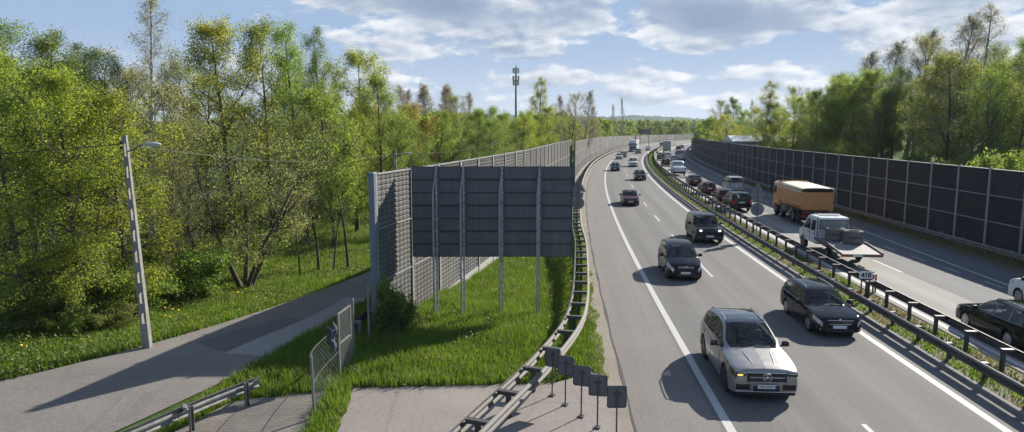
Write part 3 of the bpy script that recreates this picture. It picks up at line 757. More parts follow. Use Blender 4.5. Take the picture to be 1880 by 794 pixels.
# ------------------------------------------------------------------ the large sign seen from behind
def big_sign():
    a = Vector((-4.24, 29.4)); b_ = Vector((2.56, 29.45)); Lb = (b_-a).length; ang = math.atan2(b_.y-a.y, b_.x-a.x)
    z0, z1 = 2.28, 6.14
    root = empty('road_sign', (a.x, a.y, 0), ang, 'very large road sign seen from its grey back, on four lattice posts in grass', 'road sign')
    p = MB(); p.bbox((Lb/2, 0, (z0+z1)/2), (Lb, .05, z1-z0), .012); 
    p.build('sign_panel', M['sign_back'], root)
    n = 7; rows = [z0 + (z1-z0)*(i+.0)/7 for i in range(1,7)]
    for i, z in enumerate(rows):
        r = MB(); w = .075 if i % 2 else .05
        r.box((Lb/2, -.028-.012, z), (Lb-.02, .024, w)); r.box((Lb/2, -.06, z), (Lb-.04, .012, .028))
        r.build('stiffener', M['sign_rib'], root)
    e = MB()
    for (x, zc, dx, dz) in ((.012,(z0+z1)/2,.03,z1-z0),(Lb-.012,(z0+z1)/2,.03,z1-z0),(Lb/2,z0+.012,Lb-.06,.03),(Lb/2,z1-.012,Lb-.06,.03)): e.box((x,-.032,zc),(dx,.012,dz))
    e.build('rim', M['sign_rib'], root)
    for u in (800.5, 850.5, 921.5, 990.5):
        X = (u-940)/F_PX*29.3*1.0; lx = X - a.x
        lg = gz(X, 29.1); q = MB()
        bk = (lx-.10, -.56); fr = (lx, -.10)
        q.box((fr[0], fr[1], (z1+.06+lg-.1)/2), (.075, .075, z1+.06-lg+.1))
        q.box((bk[0], bk[1], (z1-1.05+lg-.1)/2), (.065, .065, z1-1.05-lg+.1))
        q.bar((bk[0], bk[1], z1-1.06), (fr[0], fr[1]-.04, z1-.18), .05)
        z = lg+.15; k = 0
        while z < z1-1.3:
            A_, B_ = (bk, fr) if k % 2 == 0 else (fr, bk)
            q.bar((A_[0], A_[1], z), (B_[0], B_[1], z+.42), .028); z += .42; k += 1
        for z in (z0+.3, z0+1.4, z0+2.5, z1-.3): q.box((fr[0], -.075, z), (.12, .03, .09))
        for z in rows: q.box((fr[0]-.07, -.09, z), (.05, .05, .05)); q.box((fr[0]+.07, -.09, z), (.05, .05, .05))
        q.build('lattice_post', M['sign_strut'], root)
        f = MB(); f.box((lx-.05, -.33, lg+.02), (.3, .8, .14)); f.build('footing', M['concrete'], root)
    return root
big_sign()

# ------------------------------------------------------------------ small signs
def plate_shape(kind, r, n=32):
    if kind == 'round': return [(r*math.cos(2*PI*i/n), r*math.sin(2*PI*i/n)) for i in range(n)]
    if kind == 'tri':
        out = []; c = [(0, r), (-r*.9, -r*.55), (r*.9, -r*.55)]; k = r*.12
        for i in range(3):
            p = Vector(c[i]); q = Vector(c[i-1]); s_ = Vector(c[(i+1)%3])
            out.append(tuple(p + (q-p).normalized()*k)); out.append(tuple(p + (s_-p).normalized()*k))
        return out
    w, h = r; k = min(w,h)*.12
    return [(w-k,-h),(w,-h+k),(w,h-k),(w-k,h),(-w+k,h),(-w,h-k),(-w,-h+k),(-w+k,-h)]
def plate_mb(pts, z, y=0, t=.02, x=0):
    """vertical plate in the xz plane"""
    b = MB(); n = len(pts)
    for yy in (y-t/2, y+t/2): b.v += [(x+p, yy, z+q) for p, q in pts]
    b.f = [tuple(range(n)), tuple(range(2*n-1, n-1, -1))] + [(i, (i+1)%n, n+(i+1)%n, n+i) for i in range(n)]; b.m = [0]*len(b.f); return b
def post_sign(loc, rz, label, h, plates, lean=0, group=None):
    root = empty('road_sign', loc, rz, label, 'road sign', group); root.rotation_euler = (0, lean, rz)
    p = MB(); p.tube([(0,0,-.3),(0,0,h)], .03, 8); p.build('pole', M['steel_dull'], root, smooth=40)
    for (kind, r, z) in plates:
        pl = plate_mb(plate_shape(kind, r), z, .05, .012); po = pl.build('sign_plate', M['sign_back_pale'], root)
        c = MB(); hw = (r if not isinstance(r, tuple) else r[0])*.55
        for zz in ((z-.1, z+.1)): c.box((0,.03,zz),(hw*2,.02,.035)); 
        c.build('clamp', M['steel_dull'], po)
    return root
x, y = road(49.3, 9.3)
post_sign((x, y, 0), -.15, 'triangle over round sign seen from behind on the median, beside the orange tipper truck', 4.0, [('tri', .60, 3.37), ('rect', (.36,.22), 2.80), ('round', .46, 2.1)])
post_sign((5.0, 52.5, -.3), -.10, 'triangle over round sign seen from behind, just right of the large sign', 4.2, [('tri', .66, 3.62), ('rect', (.38,.2), 3.02), ('round', .48, 2.4)])
# five small marker boards fanning along the rail
mk = [((1.17,19.52),.95,-.55,'farthest and highest'), ((1.50,18.83),.95,-.5,''), ((1.87,18.03),.93,-.42,''), ((2.22,17.32),.92,-.3,''), ((2.60,16.55),.9,-.05,'')]
mlab = ['small grey marker board farthest from the camera, overlapping the flaring guard rail','small grey marker board second from the flaring guard rail in the row of five',
        'small grey marker board in the middle of the row of five by the shoulder','small grey marker board fourth from the guard rail, next to the last one','small grey marker board closest to the road edge, ending the row of five']
for (p, h, rz, _), lab in zip(mk, mlab):
    root = empty('marker_board', (*p, .02), rz+.08, lab, 'marker board', 'marker boards on thin posts')
    q = MB(); q.tube([(0,0,0),(0,0,1.28)], .021, 8); q.box((0,0,.008),(.16,.16,.016)); q.build('pole', M['steel_dark'], root, smooth=40)
    pl = plate_mb(plate_shape('rect', (.245,.285)), 1.12, .035, .012); pl.build('sign_plate', M['sign_back'], root)
    e = MB(); 
    for (cx, cz, dx, dz) in ((-.237,1.12,.012,.5),(.237,1.12,.012,.5),(0,1.397,.42,.012),(0,.843,.42,.012)): e.box((cx,.024,cz),(dx,.02,dz))
    e.box((0,.02,1.2),(.2,.012,.03)); e.build('rim', M['sign_rib'], root)
    bl = MB(); bl.lathe([(.004,0),(.013,.0),(.013,.012),(.004,.014)],'y',8,(.17,.014,.93)); bl.lathe([(.004,0),(.013,.0),(.013,.012),(.004,.014)],'y',8,(-.17,.014,1.3)); bl.build('bolt', M['steel'], root)
# kilometre plate 418 on the median
def text_mesh(txt, size, mat, name='lettering', extrude=.002, bold=.0):
    cu = bpy.data.curves.new(name, 'FONT'); cu.body = txt; cu.size = size; cu.align_x = 'CENTER'; cu.align_y = 'CENTER'; cu.extrude = extrude; cu.offset = bold
    o = bpy.data.objects.new(name, cu); COL.objects.link(o)
    dg = bpy.context.evaluated_depsgraph_get(); me = bpy.data.meshes.new_from_object(o.evaluated_get(dg)); bpy.data.objects.remove(o); bpy.data.curves.remove(cu)
    me.materials.clear(); me.materials.append(mat); return me
x, y = road(31.6, 9.5)
kp = empty('distance_plate', (x, y, .08), -.05, 'white plate with black number 418 standing on the median rail', 'distance plate')
q = MB(); q.box((-.18,.02,.45),(.05,.04,.95)); q.box((.18,.02,.45),(.05,.04,.95)); q.build('bracket', M['steel_dark'], kp)
plate_mb(plate_shape('rect', (.30,.165)), 1.08, 0, .014).build('plate_face', M['white_paint'], kp)
t = link('lettering', text_mesh('418', .29, M['ink'], bold=.008), kp, (0,-.012,1.08)); t.rotation_euler = (PI/2,0,0)
rr = empty('reflector_post', (*road(31.35, 9.05), .06), 0, 'bright red reflector on a stub in the median under the 418 plate', 'reflector')
q = MB(); q.box((0,0,.12),(.05,.05,.26)); q.build('stub', M['steel_dark'], rr)
q = MB(); q.lathe([(.02,-.05),(.12,-.04),(.13,0),(.12,.03),(.02,.04)],'y',16,(0,0,.3)); q.bbox((.05,0,.22),(.2,.1,.14),.03); q.build('reflector', M['red_refl'], rr, smooth=40)
dp = empty('delineator_post', (*road(32.7, 10.36), .1), 0, 'short dark delineator with red and white reflectors behind the median rail', 'delineator')
q = MB(); q.bbox((-.05,0,.42),(.07,.06,.9),.02); q.bbox((.06,0,.42),(.07,.06,.9),.02); q.build('stake', M['plastic'], dp)
q = MB(); q.box((-.05,-.034,.76),(.05,.012,.16)); q.box((.06,-.034,.76),(.05,.012,.16)); q.build('reflector', M['red_refl'], dp)
q = MB(); q.box((0,-.0,.885),(.18,.065,.05)); q.build('cap', M['white_paint'], dp)

# ------------------------------------------------------------------ chain-link fence with a gate frame, posts
def fence():
    z0 = gz(-5.3, 19)
    fx = [(-5.32,17.95),(-5.40,21.1)]
    root = empty('fence', (*fx[0], z0), 0, 'sagging chain-link fence with torn wire mesh beside the pavers', 'fence'); r0 = Vector((*fx[0], z0))
    q = MB(); q.tube([(0,0,-.1),(-.03,0,1.72)], .038, 8); q.lathe([(.042,1.7),(.03,1.75)],'z',8,(-.03,0,0)); q.build('post', M['steel'], root, smooth=40)
    # wire mesh: sheared diamonds, pulled out of shape
    w = MB(); A = Vector((-.04,.0,0)); B = Vector((-.1,3.1,0)); H_ = 1.62; n = 17
    rr_ = random.Random(3)
    def pt(t, h):
        sag = -.40*math.sin(PI*t)*(h/H_)**.8*.6
        return A + (B-A)*t + Vector((sag - .25*math.sin(3*t)*h*.2, 0, h*(1-.10*math.sin(PI*t)) + .03))
    for k in range(-n, n):
        for sgn in (1, -1):
            pts = []
            for i in range(9):
                h = H_*i/8; t = (k/n) + sgn*(h/H_)*.42
                if sgn < 0: t += .42
                if 0 <= t <= 1: pts.append(pt(t, h))
            if len(pts) > 1: w.tube(pts, .0042, 4, cap=False)
    for h in (.02, .8, 1.6): w.tube([pt(t, h) for t in np.linspace(0,1,12)], .008, 4, cap=False)
    w.build('wire_mesh', M['steel'], root)
    # gate
    gate = empty('gate', (-5.42,21.15,z0), -.12, 'narrow steel gate with mesh infill standing at the end of the torn fence', 'gate')
    q = MB()
    for yy in (0, 1.05): q.box((0,yy,1.0),(.06,.06,2.1))
    for zz in (.08, 1.05, 2.02): q.box((0,.525,zz),(.05,1.0,.05))
    q.build('frame', M['steel'], gate)
    q = MB()
    for i in range(14): q.tube([(0,.06+i*.072,.1),(0,.06+i*.072,2.0)], .005, 4, cap=False)
    for i in range(24): q.tube([(0.004,.05,.14+i*.08),(0.004,1.0,.14+i*.08)], .005, 4, cap=False)
    q.build('mesh_infill', M['steel'], gate)
    for (p, h, lab) in (((-5.38,22.95),2.05,'thin grey steel fence post just behind the gate'), ((-5.22,24.7),2.1,'thin grey steel fence post beside the large bush')):
        q = MB(); q.tube([(0,0,-.2),(0,0,h)], .042, 10); q.lathe([(.048,h-.02),(.04,h+.03),(.01,h+.045)],'z',10)
        o = q.build('fence_post', M['steel'], None, smooth=40); o.location = (*p, gz(*p)); tag(o, lab, 'fence post')
    # twisted blue-grey sheet caught on the mesh top
    bm = MB(); nn = 9
    for i in range(nn):
        for j in range(nn):
            u, v = i/(nn-1), j/(nn-1)
            bm.v.append((-.22+.10*math.sin(6*u+4*v)+.06*math.sin(11*v), 2.62+.42*u+.05*math.sin(9*v), .95+.85*v+.12*math.sin(5*u+v*3)))
            if i and j: k = i*nn+j; bm.f.append((k-nn-1,k-nn,k,k-1)); bm.m.append(0)
    me = bm.mesh('torn_sheet', simple('faded_blue_sheet', (.05,.075,.095), .95, var=.5, scale=7), 60)
    o = link('torn_sheet', me, None, r0); tag(o, 'scrap of faded blue sheet caught on the torn fence beside the gate', 'sheet')
    sm = o.modifiers.new('thickness', 'SOLIDIFY'); sm.thickness = .012
fence()

# ------------------------------------------------------------------ lamp posts and cable
def lamp_post(loc, h, lean, arm, label, slots=True):
    root = empty('street_lamp', loc, 0, label, 'street lamp')
    p = MB(); w0, w1 = .135, .075
    def cx(z): return lean*z/h
    k = 12
    for sgn in (-1, 1):   # two flanges with rungs: the slotted concrete pole
        vs_ = []
        for i in range(k+1):
            z = h*i/k - .2*(i == 0); w = w0+(w1-w0)*i/k; c = cx(z); t = w*.42
            x0, x1 = (c-w, c-w+t) if sgn < 0 else (c+w-t, c+w)
            vs_ += [(x0,-w*.8,z),(x1,-w*.8,z),(x1,w*.8,z),(x0,w*.8,z)]
        fs = [(0,1,2,3), (4*k+3,4*k+2,4*k+1,4*k)]
        for i in range(k):
            for j in range(4): fs.append((4*i+j, 4*i+4+j, 4*i+4+(j+1)%4, 4*i+(j+1)%4))
        p.add(vs_, fs)
    z = .0
    while z < h-.3:
        w = w0+(w1-w0)*z/h; big = .9 if z == 0 else .32
        p.box((cx(z+big/2), 0, z+big/2), (w*1.2, w*1.45, big)); z += big+.42
    p.box((cx(h-.12),0,h-.12),(w1*1.2,w1*1.4,.26))
    p.build('pole', M['pole_concrete'], root)
    a = MB(); tx = lean; a.tube([(tx+.05,0,h-.55),(tx+.4,0,h-.42),(tx+arm*.7,0,h-.36),(tx+arm,0,h-.33)], .025, 8); a.build('arm', M['steel_dull'], root, smooth=40)
    l = MB(); prof = [(0,.03),(.08,.06),(.2,.105),(.36,.12),(.5,.10),(.6,.06),(.64,.02)]
    vs_, n = [], 12
    for (t, r) in prof:
        for j in range(n):
            an = 2*PI*j/n; vs_.append((tx+arm-.02+t, r*1.15*math.cos(an), h-.32+.02+ r*(.75 if math.sin(an) > 0 else .35)*math.sin(an)))
    fs = [(i*n+j, i*n+(j+1)%n, (i+1)*n+(j+1)%n, (i+1)*n+j) for i in range(len(prof)-1) for j in range(n)] + [tuple(range(n)), tuple(range((len(prof)-1)*n, len(prof)*n))]
    l.add(vs_, fs); lo = l.build('lamp_head', simple('lamp_head_grey', (.45,.46,.46), .45, var=.1), root, smooth=50)
    g = MB(); g.bbox((tx+arm+.3,0,h-.35),(.36,.16,.05),.02); g.build('lamp_glass', M['lamp_glass'], lo)
    i_ = MB()
    for zz in (h-.25, h-.42): i_.lathe([(.02,-.05),(.045,-.03),(.045,.03),(.02,.05)],'z',8,(tx-.13,0,zz))
    i_.build('insulator', M['plastic'], root)
    return root
LZ = gz(-13,24.05)
lamp_post((-12.98,24.05,LZ), 7.53, -.30, .62, 'slotted concrete lamp pole leaning left beside the service road')
L2 = (-8.6,51.5); lamp_post((*L2, gz(*L2)), 7.2, 0, .62, 'distant street lamp rising above the end of the near noise wall', False)
def cable(a, b, sag, n=24):
    return [Vector(a).lerp(Vector(b), t) - Vector((0,0,sag*4*t*(1-t))) for t in np.linspace(0,1,n)]
c = MB(); c.tube(cable((-40,10.5,7.4), (-13.4,24.05,LZ+7.25), .75), .016, 5); c.tube(cable((-13.4,24.05,LZ+7.25), (-8.7,51.5,gz(*L2)+6.9), .6), .016, 5); c.tube(cable((-8.7,51.5,gz(*L2)+6.9), (0,86,6.4), .5), .016, 5)
tag(c.build('overhead_cable', M['plastic'], None), 'thin overhead cable strung between the lamp poles in front of the trees', 'cable')

# ------------------------------------------------------------------ vehicles
def pchip(kp, t):
    """smooth monotone interpolation of key points"""
    xs_ = [k[0] for k in kp]; ys_ = [k[1] for k in kp]; n = len(xs_)
    if t <= xs_[0]: return ys_[0]
    if t >= xs_[-1]: return ys_[-1]
    h = [xs_[i+1]-xs_[i] for i in range(n-1)]; d = [(ys_[i+1]-ys_[i])/h[i] for i in range(n-1)]
    m = [d[0]] + [0 if d[i-1]*d[i] <= 0 else (2*d[i-1]*d[i]/(d[i-1]+d[i])) for i in range(1, n-1)] + [d[-1]]
    for i in range(n-1):
        if xs_[i] <= t <= xs_[i+1]:
            u = (t-xs_[i])/h[i]
            return ys_[i]*(1+2*u)*(1-u)**2 + h[i]*m[i]*u*(1-u)**2 + ys_[i+1]*u*u*(3-2*u) + h[i]*m[i+1]*u*u*(u-1)

def wheel_parts(root, x, y, r, w, rim_mat, side, spokes=5):
    t = MB(); h = w/2
    t.lathe([(r*.66,-h*.8),(r*.86,-h),(r*.97,-h*.8),(r,-h*.4),(r,h*.4),(r*.97,h*.8),(r*.86,h),(r*.66,h*.8)], 'x', 28)
    o = t.build('wheel', M['rubber'], root, smooth=45); o.location = (x, y, r)
    q = MB(); s_ = side
    q.lathe([(r*.70, s_*h*.80),(r*.68, s_*h*.95),(r*.60, s_*h*.93),(r*.58, s_*h*.45),(r*.1, s_*h*.40)], 'x', 28)
    for k in range(spokes):
        a = 2*PI*k/spokes
        p0 = Vector((s_*h*.80, math.cos(a)*r*.08, math.sin(a)*r*.08)); p1 = Vector((s_*h*.82, math.cos(a)*r*.62, math.sin(a)*r*.62))
        q.bar(p0, p1, r*.15 if spokes < 7 else r*.09, r*.10, up=(1,0,0))
    q.lathe([(r*.13, s_*h*.5),(r*.13, s_*h*.9),(r*.09, s_*h*.94)], 'x', 12)
    q.build('rim', rim_mat, o, smooth=35)
    return o

def make_car(S):
    """body lofted front (y=+L/2) to rear; split into painted body, glass, lamps, trim"""
    Ln, W = S['L'], S['W']; hw = W/2
    root = empty(S['name'], (0,0,0), 0, S['name'].replace('_',' '), S['cat'])
    tf, tr_ = S['axles']; wr = S['wr']; ar = wr*1.13
    tc, trf, trr, tb = S['glass_t']        # cowl, roof front, roof rear, rear glass base
    pil = S.get('pillars', [])             # (t centre, half width)
    ts = {0, Ln}
    for lst in (S['top'], S['belt'], S['plan']): ts |= {k[0] for k in lst}
    for a in (tf, tr_):
        for k in range(9): ts.add(a - ar*math.cos(PI*k/8)); 
        ts.add(a-ar-.03); ts.add(a+ar+.03)
    for (t, h) in pil: ts |= {t-h, t+h}
    ts |= {tc, trf, trr, tb, S['side_t'][0], S['side_t'][1]}
    t = 0
    while t < Ln: ts.add(t); t += .16
    ts = sorted(x for x in ts if 0 <= x <= Ln); keep = [ts[0]]
    for x in ts[1:]:
        if x - keep[-1] > .018: keep.append(x)
        elif x in (tc, trf, trr, tb, Ln): keep[-1] = x
    ts = keep
    def bot(t):
        z = pchip(S['bot'], t); arch = 0
        for a in (tf, tr_):
            d = abs(t-a)
            if d < ar: arch = max(arch, wr + math.sqrt(ar*ar-d*d) - .0)
        return z, arch
    rows = []
    for t in ts:
        w = hw*pchip(S['plan'], t); zb, arch = bot(t); zB = pchip(S['belt'], t); zT = max(pchip(S['top'], t), zB+.012); h = zT-zB
        k = min(max((h-.02)/.28, 0), 1); k = k*k*(3-2*k)
        z2 = max(zb+.03, arch); z3 = max(zb + .45*(zB-zb), arch+.02); z4 = max(zB-S.get('lamp_h',.16), z3+.015)
        tum = S.get('tumble', .28)*max(h-.10, 0)
        wg = w*S.get('gl_w', .915)
        p6 = (wg, zB+.018)
        p7 = (w*.78*(1-k) + (wg-tum)*k, (zB+.55*h)*(1-k) + (zT-.085)*k)
        p8 = (w*.62*(1-k) + (wg-tum-.075)*k, (zB+.78*h)*(1-k) + (zT-.022)*k)
        p9 = (w*.34*(1-k) + (wg-tum)*.52*k, (zB+.95*h)*(1-k) + (zT)*k)
        rows.append([(0, max(zb, arch*.9 if arch else 0)), (w*.80, max(zb, arch)), (w*.985, z2), (w*S.get('sill_w',1.0), z3), (w*.985, z4), (w*.945, zB), p6, p7, p8, p9, (0, zT+.006)])
    nj = 11; mb = {}
    V = []; 
    for i, t in enumerate(ts):
        y = Ln/2 - t
        for j in range(nj): V.append((rows[i][j][0], y, rows[i][j][1]))
        for j in range(nj): V.append((-rows[i][j][0], y, rows[i][j][1]))
    def vid(i, j, s): return i*2*nj + j + (0 if s > 0 else nj)
    faces = {}
    def put(nm, f): faces.setdefault(nm, []).append(f)
    lf, lr = S.get('lamp_f', .5), S.get('lamp_r', .3); hj, tj = S.get('head_j', (4,)), S.get('tail_j', (4,))
    s0_, s1_ = S['side_t']
    for i in range(len(ts)-1):
        tm = (ts[i]+ts[i+1])/2; hm = (rows[i][10][1]-rows[i][5][1] + rows[i+1][10][1]-rows[i+1][5][1])/2
        for sgn in (1, -1):
            sd = 'right' if sgn > 0 else 'left'
            for j in range(nj-1):
                f = (vid(i,j,sgn), vid(i,j+1,sgn), vid(i+1,j+1,sgn), vid(i+1,j,sgn))
                nm = 'body'
                inarch = bot(tm)[1] > 0
                if j == 0: nm = 'underbody'
                elif j == 1: nm = 'underbody' if (S.get('cladding') or inarch) else 'body'
                elif j == 2 and S.get('cladding') and not inarch: nm = 'body'
                elif j in hj and S.get('head_t0', 0) <= tm < lf: nm = 'headlight|' + sd
                elif j in tj and tm > Ln-lr: nm = 'tail_light|' + sd
                elif j == 6 and s0_ < tm < s1_ and hm > .12:
                    seg_ = 0; nm = None
                    for q, (pt_, ph) in enumerate(pil):
                        if abs(tm-pt_) <= ph: nm = 'pillar|%s%d' % (sd, q)
                        if tm > pt_: seg_ = q+1
                    nm = nm or ('side_window|%s%d' % (sd, seg_))
                elif j in (8, 9) and tc < tm < trf: nm = 'windscreen'
                elif j in (8, 9) and trr < tm < tb: nm = 'rear_window'
                elif j in (8, 9) and trf <= tm < trr-.2 and S.get('glass_roof'): nm = 'sunroof'
                put(nm, f)
    for end, i in ((0, 0), (1, len(ts)-1)):
        for j in range(nj-1):
            f = (vid(i,j,1), vid(i,j+1,1), vid(i,j+1,-1), vid(i,j,-1))
            put('body' if j > (1 if S.get('cladding') else 0) else 'underbody', f)
    pm = S.get('paint', 'paint')
    mats = {'body': M[pm], 'underbody': M['plastic'], 'windscreen': M['glass'], 'rear_window': M['glass'], 'side_window': M['glass'],
            'pillar': M['gloss_black'], 'headlight': M[S.get('head_mat','lamp_glass')], 'tail_light': M[S.get('tail_mat','tail')], 'sunroof': M['glass_roof']}
    for nm in faces:
        used = sorted({v for f in faces[nm] for v in f}); ix = {v: k for k, v in enumerate(used)}
        b = MB(); b.v = [V[v] for v in used]; b.f = [tuple(dict.fromkeys(ix[v] for v in f)) for f in faces[nm]]
        b.f = [f for f in b.f if len(f) > 2]; b.m = [0]*len(b.f)
        base = nm.split('|')[0]
        o = b.build(base, mats[base], root, smooth=33)
        if base == 'body': o.color = (*S['color'], 1)
    def zbelt(t): return pchip(S['belt'], t)
    yf, yr = Ln/2, -Ln/2
    w0 = hw*pchip(S['plan'], 0); w1 = hw*pchip(S['plan'], Ln)
    for (x, sd) in ((1,1),(-1,-1)):
        for tt in (tf, tr_): wheel_parts(root, x*(hw-.13), Ln/2-tt, wr, .23, M[S.get('rim','alloy')], sd, S.get('spokes',5))
        # mirrors
        ty = Ln/2 - tc - S.get('mirror_t', .45); zb = zbelt(tc+.45)
        q = MB(); q.bbox((x*(hw+.10), ty, zb+.10), (.22,.11,.16), .04); q.bar((x*(hw-.06), ty-.02, zb+.02), (x*(hw+.05), ty, zb+.07), .05)
        o = q.build('wing_mirror', M[S.get('mirror_mat', 'plastic')], root, smooth=50); o.color = (*S['color'],1)
        # door handles
        q = MB()
        for th in S.get('handles', (tf+1.45, tf+2.4)): q.bbox((x*(hw*.985), Ln/2-th, zbelt(th)-.13), (.04,.2,.03), .01)
        q.build('door_handle', M[S.get('handle_mat','plastic')], root)
        # door gaps: thin dark recess strips standing 2 mm off the skin
        q = MB()
        for th in S.get('gaps', ()):
            zb_, ar_ = bot(th); q.bar((x*(hw*S.get('sill_w',1.0)+.001), Ln/2-th, zb_+.16), (x*(hw*.985+.002), Ln/2-th, zbelt(th)-.03), .006, .012)
        if q.v: q.build('door_gap', M['ink'], root)
    # axle block so the car is not hollow underneath
    q = MB(); q.box((0,0,wr+.02),(W*.62,Ln*.8,.16)); q.build('chassis', M['plastic'], root)
    # cabin: dashboard, seats with headrests, steering wheel
    zc = zbelt(tc+.9); yc = Ln/2-tc
    q = MB(); q.bbox((0, yc-.42, zc-.16), (W*.74,.62,.24), .06); q.build('dashboard', M['dash'], root, smooth=50)
    q = MB(); q.bbox((0, (yc-.9+Ln/2-tb+.3)/2, .42), (W*.80, abs(yc-.9-(Ln/2-tb+.3)), .06), .02); q.build('cabin_floor', M['dash'], root)
    for sx in (1,-1):
        for yo in (1.42, 2.30):
            if tc+yo > trr-.05: continue
            q = MB(); q.bbox((sx*W*.205, yc-yo+.22, zc-.42), (.5,.52,.18), .06); q.bbox((sx*W*.205, yc-yo-.06, zc-.08), (.48,.15,.62), .06); q.bbox((sx*W*.205, yc-yo-.10, zc+.31), (.26,.10,.18), .045); q.build('seat', M['seat'], root, smooth=50)
    q = MB(); cx, cyy, cz = (-W*.205, yc-.82, zc+.0)
    q.tube([(cx+.18*math.cos(a), cyy-.07*math.sin(a), cz+.17*math.sin(a)) for a in np.linspace(0, 2*PI, 17)], .016, 5); q.bar((cx-.17,cyy,cz),(cx+.17,cyy,cz),.04,.02); q.build('steering_wheel', M['dash'], root, smooth=50)
    # plates
    for (yy, sg, z) in ((yf, 1, S['plate_z'][0]), (yr, -1, S['plate_z'][1])):
        q = MB(); q.bbox((0, yy+sg*S.get('plate_d',.02), z), (.52,.02,.115), .006); pl = q.build('number_plate', M['plate'], root)
        q = MB(); q.box((sg*-.24, yy+sg*(S.get('plate_d',.02)+.0115), z), (.04,.004,.1)); q.build('country_strip', M['plate_blue'], pl)
        if S.get('plate_text'):
            t = link('lettering', text_mesh(S['plate_text'], .092, M['ink']), pl, (.015*sg, yy+sg*(S.get('plate_d',.02)+.012), z)); t.rotation_euler = (PI/2, 0, PI if sg > 0 else 0)
    for fn in S.get('extra', []): fn(root, S)
    return root

# ---- front details
def front_box(nm, mat, x, z, w, h, d=.04, y=0, bev=.02):
    def fn(root, S):
        q = MB(); q.bbox((x, S['L']/2+y, z), (w, d, h), bev); q.build(nm, M[mat], root, smooth=40)
    return fn
def rear_box(nm, mat, x, z, w, h, d=.04, y=0, bev=.02):
    def fn(root, S):
        q = MB(); q.bbox((x, -S['L']/2-y, z), (w, d, h), bev); q.build(nm, M[mat], root, smooth=40)
    return fn
def both(fn_, nm, mat, x, *a, **k):
    def fn(root, S): fn_(nm, mat, x, *a, **k)(root, S); fn_(nm, mat, -x, *a, **k)(root, S)
    return fn
def slats(nm, mat, z0, z1, n, w, y=.0):
    def fn(root, S):
        q = MB()
        for i in range(n): q.bbox((0, S['L']/2+y, z0+(z1-z0)*i/max(n-1,1)), (w,.03,.028), .008)
        q.build(nm, M[mat], root)
    return fn
def grille_frame(z0, z1, wt, wb, mat='chrome', y=.0, r=.014):
    def fn(root, S):
        q = MB(); yy = S['L']/2+y
        q.tube([(-wb/2,yy,z0),(-wt/2,yy-.01,z1),(wt/2,yy-.01,z1),(wb/2,yy,z0),(-wb/2,yy,z0)], r, 6); q.build('grille_frame', M[mat], root, smooth=50)
    return fn
def star_badge(z, r, y=.03):
    def fn(root, S):
        q = MB(); c = Vector((0, S['L']/2+y, z))
        q.tube([c + Vector((r*math.cos(2*PI*i/24), 0, r*math.sin(2*PI*i/24))) for i in range(25)], r*.10, 6)
        for k in range(3):
            a = PI/2 + 2*PI*k/3; q.tube([c + Vector((0,.012,0)), c + Vector((r*.95*math.cos(a), 0, r*.95*math.sin(a)))], [r*.16, r*.05], 5)
        q.build('badge', M['chrome'], root, smooth=50)
    return fn
def chevron_badge(z, w, y=.02):
    def fn(root, S):
        q = MB(); yy = S['L']/2+y
        for dz in (0, .055):
            q.bar((-w/2,yy,z+dz-.03),(0,yy+.01,z+dz+.03),.028,.03); q.bar((0,yy+.01,z+dz+.03),(w/2,yy,z+dz-.03),.028,.03)
        q.build('badge', M['chrome'], root)
    return fn
def round_badge(z, r, y=.02):
    def fn(root, S):
        q = MB(); q.lathe([(r*.8,-.01),(r,-.005),(r,.008),(r*.7,.014)], 'y', 16, (0, S['L']/2+y, z)); q.build('badge', M['chrome'], root, smooth=40)
    return fn
def roof_rails(mat='silver_trim', t0=None, t1=None, z=.045, inset=.10):
    def fn(root, S):
        tc, trf, trr, tb = S['glass_t']; a, b = t0 or trf+.12, t1 or trr-.1
        for x in (1,-1):
            q = MB(); pts = []
            for i in range(11):
                t = a+(b-a)*i/10; h = pchip(S['top'], t)-pchip(S['belt'], t)
                wx = S['W']/2*S.get('gl_w',.915) - S.get('tumble',.28)*max(h-.1,0) - inset
                pts.append((x*wx, S['L']/2-t, pchip(S['top'], t) + (z if 0 < i < 10 else -.01)))
            q.tube(pts, .018, 6); q.build('roof_rail', M[mat], root, smooth=50)
    return fn
def hood_creases(x0, x1, t0, t1, r=.02):
    def fn(root, S):
        for x in (1,-1):
            q = MB(); pts = []; rs = []
            for i in range(9):
                u = i/8; t = t0+(t1-t0)*u; k = pchip(S['plan'], t)
                xx = x0+(x1-x0)*u
                zB, zT = pchip(S['belt'], t), pchip(S['top'], t)
                f = xx/(S['W']/2*k); zz = zT if f < .34 else zT - (zT-(zB+.78*(zT-zB)))*(f-.34)/.28
                pts.append((x*xx, S['L']/2-t, zz-.004)); rs.append(r*math.sin(PI*(.06+.88*u))**.6)
            q.tube(pts, rs, 6); o = q.build('bonnet_crease', M[S.get('paint','paint')], root, smooth=60); o.color = (*S['color'],1)
    return fn
def wipers(root, S):
    tc, trf, *_ = S['glass_t']; q = MB()
    for x0, x1 in ((.55,-.02),(-.02,-.6)):
        y0 = S['L']/2-tc; 
        def zt(y): return pchip(S['top'], S['L']/2-y)
        q.tube([(x0, y0+.02, zt(y0+.02)+.02), (x1, y0-.10, zt(y0-.10)+.025)], .012, 5)
    q.build('wiper', M['plastic'], root)
def rear_lamps(x, z, w, h, mat='tail'):
    return both(rear_box, 'tail_light', mat, x, z, w, h, .06, .005, .02)
def dash_inside(root, S):
    """seats and steering wheel are only hinted at through the screen by a pale dashboard card"""
    pass

